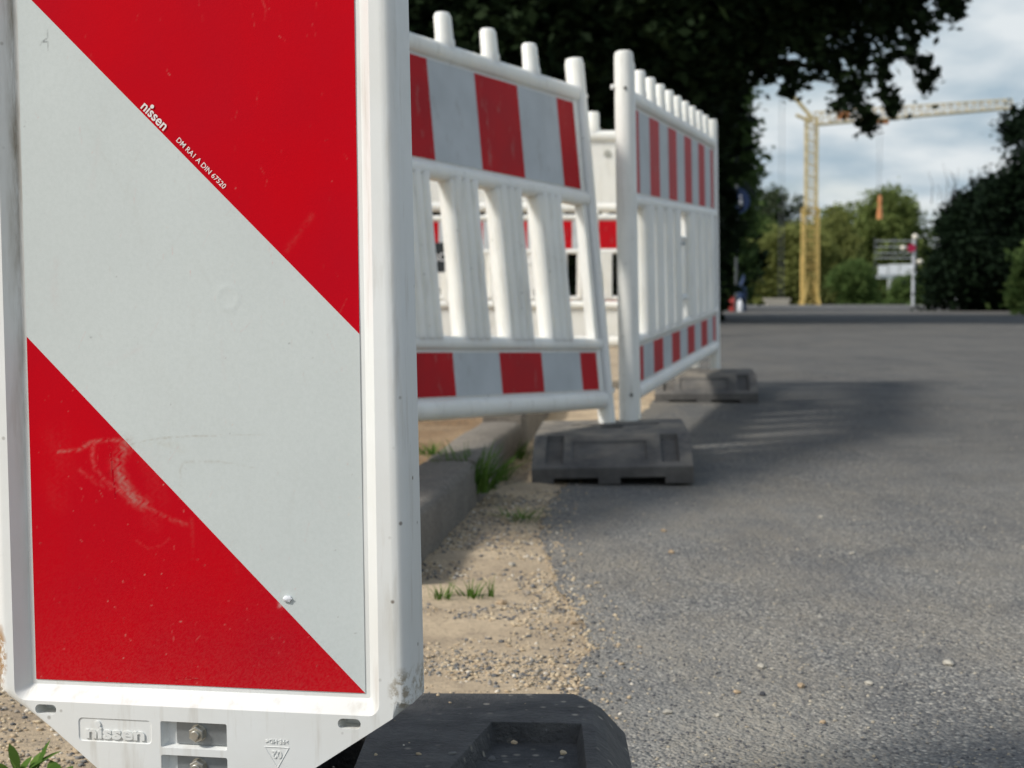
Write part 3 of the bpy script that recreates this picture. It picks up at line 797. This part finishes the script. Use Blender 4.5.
for (px, py, r, mt, lb) in peb:
    Y = CAMH * F / (py - 300); Y = Y if Y < 3.4 else 3.4
    x = (px - 512) / F * Y
    r *= .8
    bm = bmesh.new(); bmesh.ops.create_icosphere(bm, subdivisions=2, radius=r)
    ph = random.random() * 9
    for v in bm.verts:
        d = v.co.normalized(); k = 1 + .2 * math.sin(d.x * 3.1 + ph) * math.cos(d.y * 2.7 + ph) + random.uniform(-.1, .1) + .07 * math.sin(d.z * 7 + ph * 2 + d.x * 5)
        v.co = Vector((d.x * 1.2, d.y * .9, d.z * .6)) * r * k
    o = obj('pebble', bm, M[mt], None, 25); o.location = (x, Y, (ground_h(Y) if x > edge_x(Y) else sand_h(x, Y)) + r * .4); o.rotation_euler = (0, 0, random.uniform(0, 6))
    tag(o, lb, 'pebble', 'loose pebbles')

# weeds
def weed(label, loc, h, n, spread, wd=.004, broad=False):
    CO = []; FA = []
    for k in range(n):
        a = random.uniform(0, 6.28); r0 = spread * .5 * random.random(); L_ = h * random.uniform(.5, 1.1)
        bx, by = r0 * math.cos(a), r0 * math.sin(a); a2 = a + random.uniform(-.7, .7); lean = random.uniform(.2, .9) * spread
        seg = 5; b0 = len(CO)
        for i in range(seg + 1):
            t = i / seg; w = wd * ((math.sin(math.pi * min(1, t * .95 + .05)) ** .7) if broad else (1 - t * .93))
            cx, cy, cz = bx + lean * t ** 1.5 * math.cos(a2), by + lean * t ** 1.5 * math.sin(a2), L_ * (t - .35 * t * t * (lean / spread))
            CO += [(cx - w * math.sin(a2), cy + w * math.cos(a2), cz), (cx + w * math.sin(a2), cy - w * math.cos(a2), cz)]
        for i in range(seg): q = b0 + 2 * i; FA.append((q, q + 1, q + 3, q + 2))
    o = raw_mesh('weed', np.array(CO), np.array(FA), M['weed'], 4); link(o); o.location = loc
    tag(o, label, 'weed', 'weeds growing along the kerb'); return o
def gpt(px, py, h=0): Y = (CAMH - h) * F / (py - 300); return ((px - 512) / F * Y, Y, h)
weed('spiky green weed growing from the gravel at the beacon edge', gpt(440, 604), .045, 32, .035, .0016)
weed('low spreading weed in the gravel, just right of the spiky one', gpt(470, 602), .035, 30, .045, .0015)
weed('thin sprig in the gravel, rightmost of the weeds by the beacon', gpt(490, 600), .04, 12, .02, .0014)
weed('flat grass tuft lying on sand in front of the corner foot plate', gpt(519, 522), .03, 60, .09, .0018)
weed('tall grass tuft growing in the joint between kerb stones', (-.095, 3.26, .03), .12, 170, .13, .0035)
weed('ragged grass clump low against the second kerb stone face', (-.045, 3.55, .02), .06, 70, .10, .003)
weed('grass tuft on top of the near kerb stone beside the beacon', gpt(432, 455, .1), .035, 50, .06, .002)
weed('small green weed by the left corner of the corner foot plate', (.01, 4.05, .01), .07, 40, .07, .003)
weed('broad leafed weed at the far lower left, beside the beacon', (-.470, 1.36, .008), .034, 9, .035, .006, True)
weed('broad green leaf at the lower left under the beacon', (-.428, 1.33, .008), .022, 7, .03, .007, True)
tw = bmesh.new(); p0 = Vector(gpt(700, 432))
tube(tw, [p0 + Vector((-.04, .09, .006)), p0 + Vector((-.03, .02, .012)), p0 + Vector((.02, 0, .006)), p0 + Vector((.06, .03, .004))], [.002, .003, .003, .0015], 6)
tag(obj('twig', tw, M['bark'], None, 60), 'bent dark twig lying on the road just right of the corner foot plate', 'twig')

# ------------------------------------------------------------------ trees
def crown_mesh(blobs, n, size, mat, name='crown', parent=None, clump=.22, flat=.0, perm2=26):
    """blobs: (centre, (rx,ry,rz)); leaves sit in small clumps spread through the volume, denser near the surface"""
    vols = np.array([b[1][0] * b[1][1] * b[1][2] for b in blobs]) ** .7; vols /= vols.sum()
    CO = []
    for (c, r), w in zip(blobs, vols):
        m = max(6, int(n * w / perm2)); d = rng.normal(size=(m, 3)); d /= np.linalg.norm(d, axis=1)[:, None]
        rr = rng.random(m) ** .38
        cc = np.array(c) + d * rr[:, None] * np.array(r)
        cs = clump * (.5 + rng.random(m))
        k = perm2
        P = np.repeat(cc, k, 0) + rng.normal(size=(m * k, 3)) * np.repeat(cs, k)[:, None] * .55
        CO.append(P)
    P = np.concatenate(CO); q = len(P)
    u = rng.normal(size=(q, 3)); u[:, 2] *= .55; u /= np.linalg.norm(u, axis=1)[:, None]
    v = rng.normal(size=(q, 3)); v -= (v * u).sum(1)[:, None] * u; v /= np.linalg.norm(v, axis=1)[:, None]
    s = size * (.6 + .8 * rng.random(q))[:, None]
    V = np.stack([P - u * s, P + v * s * .55, P + u * s, P - v * s * .55], 1).reshape(-1, 3)
    o = raw_mesh(name, V, np.arange(q * 4).reshape(-1, 4), mat, 4); link(o, parent); return o
def trunk_limbs(base, limbs, parent, r0, name='trunk'):
    bm = bmesh.new()
    for pts, ra in limbs: tube(bm, [Vector(p) for p in pts], ra, 8)
    return obj(name, bm, M['bark'], parent, 60)
def tree(name, label, cat, blobs, n, size, mat, base, h, r=.2, clump=.3, group=None, limbs=5):
    t = thing(name, label, cat, group)
    base = Vector(base)
    crown_mesh(blobs, n, size, mat, 'crown', t, clump)
    top = base + Vector((0, 0, h))
    L_ = [([base - Vector((0, 0, .3)), base.lerp(top, .4) + Vector((.05 * h, 0, 0)), top], [r * 1.2, r * .8, r * .35])]
    for b, rr in random.sample(blobs, min(limbs, len(blobs))):
        c = Vector(b); s = base.lerp(top, random.uniform(.35, .8))
        L_.append(([s, s.lerp(c, .5) + Vector((0, 0, .05 * h)), c], [r * .4, r * .25, r * .08]))
    trunk_limbs(base, L_, t, r); return t

# the big overhanging tree: blobs as (px, py, depth, radius in metres)
spec = [(300, 20, 19, 2.2), (420, 30, 19, 1.8), (520, 20, 18.5, 1.7), (600, 60, 19, 1.6), (660, 0, 18.5, 1.5), (560, -90, 19, 2.2), (700, -80, 18.5, 2.0), (640, 110, 19.5, 1.2), (480, 130, 20, 1.8), (400, 200, 20, 1.8), (600, 190, 20, 1.4),
        (640, 270, 20.5, 1.2), (540, 270, 20.5, 1.5), (690, 60, 19.5, .7),
        (760, -100, 18, 1.6), (860, -120, 17, 1.2), (820, -150, 18, 1.8), (930, -140, 16.5, 1.0),
        (745, 5, 18, .62), (722, 50, 18, .5), (790, -25, 17.5, .66), (845, -45, 17, .66), (905, -50, 16.8, .5), (800, 32, 17.6, .36), (838, 28, 17.4, .36), (872, 14, 17.2, .38), (902, 5, 17, .30), (932, -22, 16.8, .38), (768, 40, 17.8, .3),
        (775, 70, 17.8, .20), (795, 80, 17.6, .15), (790, 92, 17.6, .08), (826, 66, 17.5, .20), (846, 84, 17.4, .18), (840, 104, 17.4, .08), (858, 100, 17.4, .12), (866, 116, 17.4, .10), (869, 126, 17.4, .05), (876, 70, 17.2, .20), (888, 96, 17.2, .10), (893, 108, 17.2, .05), (900, 42, 17, .2), (918, 60, 17, .15), (930, 76, 17, .07), (924, 84, 17, .05), (948, 6, 16.8, .14), (956, 14, 16.8, .07), (922, 22, 16.9, .16), (736, 74, 18, .2), (718, 88, 18, .22), (815, 50, 17.5, .2), (855, 55, 17.4, .2)]
blobs = []
for px, py, Y, r in spec:
    c = at(px, py, Y); blobs.append((tuple(c), (r, r * 1.1, r * .85)))
big = thing('overhanging_tree', 'very large dark broadleaf tree spreading over the top of the picture behind the fences', 'tree')
BX, BY = 1.0, 20.0
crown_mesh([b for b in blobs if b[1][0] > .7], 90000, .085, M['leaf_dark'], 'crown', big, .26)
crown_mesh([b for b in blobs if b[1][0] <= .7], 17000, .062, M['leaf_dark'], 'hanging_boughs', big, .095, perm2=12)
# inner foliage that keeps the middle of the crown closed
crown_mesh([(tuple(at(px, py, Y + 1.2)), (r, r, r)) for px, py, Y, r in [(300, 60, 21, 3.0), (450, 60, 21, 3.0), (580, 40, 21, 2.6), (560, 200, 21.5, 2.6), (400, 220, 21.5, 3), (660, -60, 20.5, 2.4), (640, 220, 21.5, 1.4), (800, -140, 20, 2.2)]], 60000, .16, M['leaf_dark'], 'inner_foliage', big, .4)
base = Vector((BX, BY, .1)); limbs = [([base, (BX + .1, BY, 1.6), (BX - .1, BY, 3.4), (BX, BY, 6)], [.42, .34, .3, .15])]
for tgt in [(760, 10, 17.8), (860, 10, 17.4), (930, -25, 16.8), (600, 0, 19), (450, 20, 19), (690, 60, 19.5), (850, 85, 17.4), (890, 80, 17.2), (800, 60, 17.6), (300, 0, 19)]:
    c = at(*tgt); s = Vector((BX, BY, random.uniform(2.6, 4.2)))
    mid = s.lerp(c, .5) + Vector((random.uniform(-.2, .2), 0, .35)); q = s.lerp(c, .8) + Vector((0, random.uniform(-.2, .2), .12))
    limbs.append(([s, mid, q, c], [.11, .06, .03, .012]))
trunk_limbs(base, limbs, big, .4)

def shrub(name, label, cat, px0, px1, ytop, Y, mat, n, size, clump=.25, group=None, ybase=304, seedk=0):
    """a bush whose crown spans the given directions at distance Y"""
    gz = ground_h(Y); bl = []
    a = at(px0, ytop, Y); b = at(px1, ytop, Y); W = b.x - a.x; H = a.z - gz
    k = max(3, int(W / (H * .45)) * 3)
    for i in range(k):
        x = a.x + W * (.12 + .76 * random.random()); tt = 1 - abs((x - a.x) / W - .5) * .6
        hz = H * tt * random.uniform(.35, .78)
        r = H * random.uniform(.20, .29)
        bl.append(((x, Y + random.uniform(-.25, .25) * H, gz + hz), (r * 1.15, r * 1.1, r)))
    bl.append((((a.x + b.x) / 2, Y, gz + H * .42), (W * .36, H * .4, H * .42)))
    bl.append((((a.x + b.x) / 2, Y, gz + H * .72), (W * .25, H * .3, H * .28)))
    for q in (.3, .5, .7): bl.append(((a.x + W * q, Y, gz + H * (.78 - abs(q - .5) * .6)), (W * .14, H * .2, H * .17)))
    for q in (.2, .4, .6, .8): bl.append(((a.x + W * q, Y - .1 * H, gz + H * .2), (W * .18, H * .25, H * .25)))
    return tree(name, label, cat, bl, n, size, mat, ((a.x + b.x) / 2, Y, gz), H * .75, H * .03, clump, group)
# left: shade-side shrubs behind the fences
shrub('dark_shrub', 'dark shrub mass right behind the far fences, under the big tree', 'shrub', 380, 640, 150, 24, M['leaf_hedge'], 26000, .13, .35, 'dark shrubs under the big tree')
sp2 = [(690, 110, 1.5), (712, 160, 1.05), (724, 112, .7), (740, 150, .42), (745, 178, .32), (700, 205, 1.4), (722, 175, .85), (716, 240, 1.0), (690, 262, 1.4), (640, 150, 2.2), (735, 90, .4), (700, 60, 1.2), (728, 205, .7), (722, 280, .8)]
tree('shade_tree', 'dark green tree behind the round blue sign, standing beyond the overhanging tree', 'tree', [(tuple(at(px, py, 36)), (r_, r_ * 1.1, r_)) for px, py, r_ in sp2], 45000, .10, M['leaf_shade'], (4.6, 36.5, .2), 5, .25, .3)
shrub('dark_shrub', 'dark leafy shrub behind the far end of the road fence, left of the blue sign', 'shrub', 600, 748, 200, 38, M['leaf_dark'], 20000, .12, .35, 'dark shrubs under the big tree')
# right: dark hedge and tree
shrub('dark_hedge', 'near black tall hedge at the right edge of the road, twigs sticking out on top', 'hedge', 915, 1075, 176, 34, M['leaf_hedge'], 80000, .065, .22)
bl = [(tuple(at(px, py, 30)), (r, r, r)) for px, py, r in [(1015, 205, .55), (1045, 175, .75), (1018, 170, .3), (1024, 130, .42), (1010, 122, .2), (1052, 125, .6), (1004, 200, .35), (985, 215, .25), (1070, 230, 1.2), (1028, 250, .7), (1100, 190, 1.0)]]
tree('roadside_tree', 'dark tree leaning in from the right edge above the hedge', 'tree', bl, 34000, .06, M['leaf_hedge'], tuple(Vector((12.6, 30.3, .2))), 4.6, .14, .2)
bm = bmesh.new()
for k in range(22):
    px = random.uniform(922, 1000); c = at(px, random.uniform(195, 225), 34); tip = at(px + random.uniform(-9, 12), random.uniform(160, 195), 34)
    tube(bm, [c, c.lerp(tip, .6) + Vector((.08, 0, 0)), tip], [.010, .006, .003], 5)
tw_ = obj('top_twigs', bm, M['bark'], bpy.data.objects['dark_hedge'], 60)
shrub('light_bush', 'lighter green bush low at the right edge in front of the dark hedge', 'bush', 1010, 1096, 240, 27, M['leaf_mid'], 12000, .09, .22)
# far plants beyond the crest
far = [('round_tree', 'round grey green tree topping the bushes left of the crane', 'tree', 744, 804, 186, 175, 'leaf_grey', 20000, .24),
       ('green_bush', 'deep green bush left of the crane, under the round tree', 'bush', 712, 802, 214, 145, 'leaf_mid', 26000, .22),
       ('olive_bush', 'yellowish olive bush directly left of the crane mast', 'bush', 746, 834, 222, 138, 'leaf_olive', 22000, .2),
       ('olive_tree', 'olive green tree directly right of the crane mast', 'tree', 796, 872, 208, 150, 'leaf_olive', 26000, .22),
       ('far_tree', 'mid green far tree between crane mast and willow', 'tree', 806, 884, 226, 170, 'leaf_mid', 14000, .28),
       ('willow_tree', 'tall light green willow behind the hanging crane hook', 'tree', 834, 940, 180, 160, 'leaf_willow', 36000, .24),
       ('green_bush', 'low green bush below the willow, left of the scaffold', 'bush', 836, 880, 258, 105, 'leaf_mid', 15000, .13),
       ('green_bush', 'dark green bush under the scaffold beside the sign post', 'bush', 880, 934, 276, 90, 'leaf_mid', 14000, .13),
       ('far_hedge', 'long low far hedge behind the bushes left of the crane', 'hedge', 700, 860, 222, 190, 'leaf_mid', 26000, .26),
       ('far_hedge', 'far hedge behind the scaffold and willow', 'hedge', 830, 960, 232, 190, 'leaf_grey', 26000, .26)]
for (nm, lb, cat, a, b, yt, Y, mt, n, s) in far:
    shrub(nm, lb, cat, a, b, yt, Y, M[mt], n, s, s * 2.6)
# unseen trees added outside the left of the picture to shade the big tree
for x, y, h, lb in ((-9.5, 15, 9, 'tree standing left of the picture, nearer'), (-7, 23, 9.5, 'tree standing left of the picture, farther')):
    bl = [((x + random.uniform(-2, 2), y + random.uniform(-2, 2), h * random.uniform(.35, .9)), (2.2, 2.2, 1.9)) for k in range(9)]
    tree('added_side_tree', 'added unseen tall broadleaf ' + lb, 'tree', bl, 16000, .2, M['leaf_dark'], (x, y, 0), h * .8, .25, .5)

# ------------------------------------------------------------------ crane
K = 130.0
def cp(px, py, dy=0): return at(px, py, K + dy)
cr = thing('tower_crane', 'slender yellow construction crane with a long jib to the right, beyond the bushes', 'crane', loc=(cp(810, 305).x, K, -.9))
o0 = Vector(cr.location)
def rel(p): return Vector(p) - o0
def lattice(bm, p, q, w0, w1, bays, up, r=.05, tri=False):
    p, q = Vector(p), Vector(q); d = (q - p).normalized(); s = d.cross(up).normalized(); u = s.cross(d).normalized()
    def corners(t):
        c = p.lerp(q, t); w = (w0 + (w1 - w0) * t) / 2
        return [c + s * w - u * w, c - s * w - u * w, c + u * w * 1.1] if tri else [c + s * w + u * w, c - s * w + u * w, c - s * w - u * w, c + s * w - u * w]
    n = 3 if tri else 4
    for i in range(n): tube(bm, [corners(0)[i], corners(1)[i]], r * 1.5, 5)
    for k in range(bays):
        a, b = corners(k / bays), corners((k + 1) / bays)
        for i in range(n):
            j = (i + 1) % n
            tube(bm, [a[i], b[j]] if k % 2 else [a[j], b[i]], r * .75, 4); tube(bm, [b[i], b[j]], r * .7, 4)
top = rel(cp(811.5, 117)); midp = rel(cp(811, 212)); bot = Vector((rel(cp(810, 300)).x, 0, .9))
bm = bmesh.new(); lattice(bm, midp, top, .92, .92, 16, Vector((0, 1, 0)), .05); obj('upper_mast', bm, M['crane_pale'], cr)
bm = bmesh.new(); lattice(bm, bot, rel(cp(810.5, 208)), 1.25, 1.25, 15, Vector((0, 1, 0)), .06); obj('lower_mast', bm, M['crane'], cr)
bm = bmesh.new()
for sx in (-1, 1):
    for sy in (-1, 1):
        tube(bm, [bot + Vector((sx * .9, sy * .9, -.6)), bot + Vector((sx * .3, sy * .5, 2.1))], .1, 6)
box(bm, bot.x - 1.0, bot.x + 1.0, -1.2, 1.2, -.4, .1)
obj('base_frame', bm, M['crane'], cr)
bm = bmesh.new(); tube(bm, [rel(cp(802, 300)), rel(cp(802, 257))], .16, 8); obj('cylinder', bm, M['crane'], cr)
bm = bmesh.new(); jt = rel(cp(814, 119)); je = rel(cp(1012, 104)); lattice(bm, jt, je, 1.05, .75, 26, Vector((0, 0, 1)), .055, True)
obj('jib', bm, M['crane_grey'], cr)
bm = bmesh.new(); tube(bm, [rel(cp(813, 119)), rel(cp(789, 91))], .17, 8); tube(bm, [rel(cp(812, 122)), rel(cp(796, 115))], .15, 8)
obj('strut', bm, M['crane_pale'], cr)
bm = bmesh.new()
for px in (779, 783): tube(bm, [rel(cp(px + 1, 92)), rel(cp(px, 300))], .022, 5)
tube(bm, [rel(cp(789, 91)), rel(cp(781, 93))], .03, 5); obj('guy_rope', bm, M['rope'], cr)
bm = bmesh.new(); c = rel(cp(880, 121)); box(bm, c.x - .7, c.x + .7, -.4, .4, c.z - .25, c.z + .2); obj('trolley', bm, M['orange'], cr)
bm = bmesh.new()
for dx in (-.2, .2): tube(bm, [Vector((c.x + dx, 0, c.z)), Vector((c.x + dx * .6, 0, rel(cp(882, 196)).z))], .018, 5)
obj('hoist_rope', bm, M['rope'], cr)
bm = bmesh.new(); h1 = rel(cp(882, 195)).z; h2 = rel(cp(882, 219)).z
loft(bm, [[(c.x + .1 + w * math.cos(a), w * .7 * math.sin(a), z) for a in [k * math.pi / 4 for k in range(8)]] for z, w in ((h1, .10), (h1 - .5, .2), (h1 - 1.0, .14), (h1 - 1.2, .2), (h2, .28))])
obj('hook_block', bm, M['orange'], cr)
bm = bmesh.new(); c2 = rel(cp(843, 116)); box(bm, c2.x - .5, c2.x + .5, -.35, .35, c2.z - .3, c2.z + .3); obj('winch_box', bm, M['orange'], cr)

# ------------------------------------------------------------------ scaffold platform, signs, small things by the verge
def scaffold():
    Y = 110; s = Y / F
    t = thing('scaffold_platform', 'pale metal scaffold platform with railings and white boards, among the far bushes', 'scaffold')
    P = lambda px, py, dy=0: at(px, py, Y + dy)
    bm = bmesh.new()
    for dy in (0, 2.2):
        for px in (875, 895, 916): tube(bm, [P(px, 238, dy), P(px, 302, dy)], .035, 6)
    obj('post', bm, M['pole_grey'], t)
    bm = bmesh.new()
    for py in (241, 247, 253, 258):
        for dy in (0, 2.2): tube(bm, [P(875, py, dy), P(916, py, dy)], .03, 6)
    obj('railing', bm, M['pale'], t)
    for a, b in ((878, 887), (888, 899), (900, 915)):
        bm = bmesh.new(); q0 = P(a, 264 + random.random() * 2); q1 = P(b, 275); box(bm, q0.x, q1.x, Y - .12, Y - .05, q1.z, q0.z); obj('white_board', bm, M['whitepaint'], t)
    bm = bmesh.new(); q0 = P(875, 275); q1 = P(916, 278); box(bm, q0.x, q1.x, Y, Y + 2.2, q1.z, q0.z); obj('deck', bm, M['whitepaint'], t)
    bm = bmesh.new(); q0 = P(888, 278); q1 = P(891, 291); box(bm, q0.x, q1.x, Y - .1, Y + .1, q1.z, q0.z); obj('bracket', bm, M['whitepaint'], t)
scaffold()
def disc(bm, c, r, th, n=28):
    loft(bm, [[(c[0] + r * math.cos(2 * math.pi * k / n), c[1] + y, c[2] + r * math.sin(2 * math.pi * k / n)) for k in range(n)] for y in (-th / 2, th / 2)])
# sign post right
t = thing('sign_post', 'pale post with a round red sign and round white lamps, left of the dark hedge', 'sign')
Y = 56; t.location = (at(913, 300, Y).x, Y, ground_h(Y))
lz = lambda py: at(913, py, Y).z - t.location.z
lx = lambda px: at(px, 300, Y).x - t.location.x
bm = bmesh.new(); tube(bm, [(0, 0, 0), (0, 0, lz(236))], .055, 10); obj('post', bm, M['pale'], t, 40)
bm = bmesh.new(); disc(bm, (lx(910), -.09, lz(248)), .16, .03); obj('sign_face', bm, M['sign_red'], t, 40)
for nm, px, py, r in (('lamp', 902, 248, .10), ('lamp', 914, 237, .12), ('lamp', 919, 262, .11)):
    bm = bmesh.new(); bmesh.ops.create_uvsphere(bm, u_segments=14, v_segments=8, radius=r, matrix=Matrix.Translation((lx(px), -.03, lz(py))))
    tube(bm, [(lx(px), 0, lz(py)), (0, 0, lz(py))], .02, 6); obj(nm, bm, M['cream'], t, 60)
# blue round sign left
t = thing('round_blue_sign', 'round blue sign with pale pictogram on a grey post in front of the dark tree', 'sign')
Y = 30.5; t.location = (at(736, 300, Y).x, Y, ground_h(Y)); hz = at(736, 201, Y).z - t.location.z
bm = bmesh.new(); tube(bm, [(0, 0, 0), (0, 0, hz + .34)], .032, 10); obj('post', bm, M['pole_grey'], t, 40)
bm = bmesh.new(); disc(bm, (0, -.05, hz), .265, .02); obj('sign_face', bm, M['blue'], t, 40)
bm = bmesh.new()
tube(bm, [(-.10, -.066, hz + .06), (-.10, -.066, hz - .06)], [.045, .035], 8); tube(bm, [(-.12, -.066, hz - .04), (-.13, -.066, hz - .17)], .016, 6); tube(bm, [(-.08, -.066, hz - .04), (-.07, -.066, hz - .17)], .016, 6)
bmesh.ops.create_uvsphere(bm, u_segments=10, v_segments=6, radius=.028, matrix=Matrix.Translation((-.10, -.066, hz + .13)))
tube(bm, [(.07, -.066, hz + .03), (.08, -.066, hz - .06)], [.032, .026], 8); tube(bm, [(.06, -.066, hz - .05), (.05, -.066, hz - .16)], .014, 6); tube(bm, [(.09, -.066, hz - .05), (.10, -.066, hz - .16)], .014, 6)
bmesh.ops.create_uvsphere(bm, u_segments=10, v_segments=6, radius=.024, matrix=Matrix.Translation((.07, -.066, hz + .09)))
obj('pictogram', bm, M['pale'], t, 50)
# items at its foot
def canister(label, loc, r, h, mat, cat):
    t = thing('canister', label, cat, loc=loc)
    bm = bmesh.new(); loft(bm, [[(w * math.cos(a), w * math.sin(a), z) for a in [k * math.pi / 8 for k in range(16)]] for z, w in ((0, r * .92), (.02, r), (h * .8, r), (h * .92, r * .7), (h, r * .45))]); obj('body', bm, mat, t, 40)
    bm = bmesh.new(); tube(bm, [(-r * .4, 0, h * .95), (-r * .3, 0, h * 1.1), (r * .3, 0, h * 1.1), (r * .4, 0, h * .95)], .012, 6); obj('handle', bm, mat, t, 60)
gz = ground_h(32)
canister('squat red canister at the foot of the round blue sign', (at(733.5, 300, 32).x, 32, gz), .10, .29, M['redpl'], 'canister')
canister('squat white canister beside the red one at the foot of the blue sign', (at(739.5, 300, 32).x, 31.9, gz), .07, .24, M['whitepaint'], 'canister')
bm = bmesh.new(); x0 = at(742, 300, 32.3).x
rings = []
for z, w, dx in ((0, .10, 0), (.2, .11, -.01), (.4, .12, -.02), (.6, .07, .01), (.75, .03, .03), (.82, .015, .035)):
    rings.append([(x0 + dx + w * (1 + .2 * math.sin(3 * a)) * math.cos(a), 32.3 + w * .8 * math.sin(a), gz + z) for a in [k * math.pi / 8 for k in range(16)]])
loft(bm, rings); tag(obj('tarpaulin_bundle', bm, M['blue_cloth'], None, 60), 'upright dark blue tarpaulin bundle next to the canisters under the blue sign', 'bundle')
bm = bmesh.new(); c = at(777, 303, 57)
for (a, b, z0, z1) in ((-.5, .5, .16, .27), (-.42, .45, 0, .165)): box(bm, c.x + a, c.x + b, 56.8, 57.3, ground_h(57) + z0, ground_h(57) + z1)
bmesh.ops.bevel(bm, geom=bm.edges[:], offset=.02, segments=2, affect='EDGES')
tag(obj('concrete_block', bm, M['stone_l'], None, 40), 'low pale concrete block on the road crest left of the crane', 'block')

# ------------------------------------------------------------------ sky, sun, camera
EL = 42.0; AZ = 63.0      # light travels towards AZ degrees right of straight ahead
trav = Vector((math.sin(rad(AZ)) * math.cos(rad(EL)), math.cos(rad(AZ)) * math.cos(rad(EL)), -math.sin(rad(EL))))
sun = bpy.data.lights.new('sun', 'SUN'); sun.energy = 3.4; sun.angle = rad(8.5); sun.color = (1, .965, .91)
so = bpy.data.objects.new('sun', sun); COL.objects.link(so); so.rotation_euler = trav.to_track_quat('-Z', 'Y').to_euler()
w = bpy.data.worlds.new('World'); S.world = w; w.use_nodes = True; nt = w.node_tree
bg = nt.nodes['Background']; bg.inputs[1].default_value = .122
sky = nt.nodes.new('ShaderNodeTexSky'); sky.sky_type = 'NISHITA'; sky.sun_disc = False
sky.sun_elevation = rad(EL); sky.sun_rotation = math.atan2(-trav.x, -trav.y); sky.air_density = 1.2; sky.dust_density = 2
co = nt.nodes.new('ShaderNodeTexCoord').outputs['Generated']
nrm = nt.nodes.new('ShaderNodeSeparateXYZ'); nt.links.new(co, nrm.inputs[0])
zz = math_(nt, 'ADD', math_(nt, 'ABSOLUTE', nrm.outputs[2]), .26)
cm = nt.nodes.new('ShaderNodeCombineXYZ')
nt.links.new(math_(nt, 'DIVIDE', nrm.outputs[0], zz), cm.inputs[0]); nt.links.new(math_(nt, 'DIVIDE', nrm.outputs[1], zz), cm.inputs[1])
n1 = noise(nt, cm.outputs[0], 1.6, 7, .55); n2 = noise(nt, cm.outputs[0], 3.4, 5, .5)
cloud = mix(nt, ramp(nt, n2, [(.38, 0.), (.60, 1.)]), (3.3, 4.2, 4.9), (6.3, 6.7, 6.9))
c = mix(nt, math_(nt, 'MULTIPLY', ramp(nt, n1, [(.30, .5), (.5, .97)]), ramp(nt, nrm.outputs[2], [(.25, 1.), (.6, .3)])), sky.outputs[0], cloud)
nt.links.new(c, bg.inputs[0])

cam = bpy.data.cameras.new('camera'); cam.sensor_width = 36; cam.lens = F / 1024 * 36; cam.clip_start = .05; cam.clip_end = 3000
cam.dof.use_dof = True; cam.dof.focus_distance = 1.09; cam.dof.aperture_fstop = 13.2
cobj = bpy.data.objects.new('camera', cam); COL.objects.link(cobj); cobj.location = (0, 0, CAMH); cobj.rotation_euler = (rad(90) - PITCH, 0, 0)
S.camera = cobj
S.view_settings.view_transform = 'Standard'; S.view_settings.look = 'None'; S.view_settings.gamma = 1; S.view_settings.use_curve_mapping = False
S.view_settings.exposure = 0
S.cycles.max_bounces = 6; S.cycles.use_denoising = True
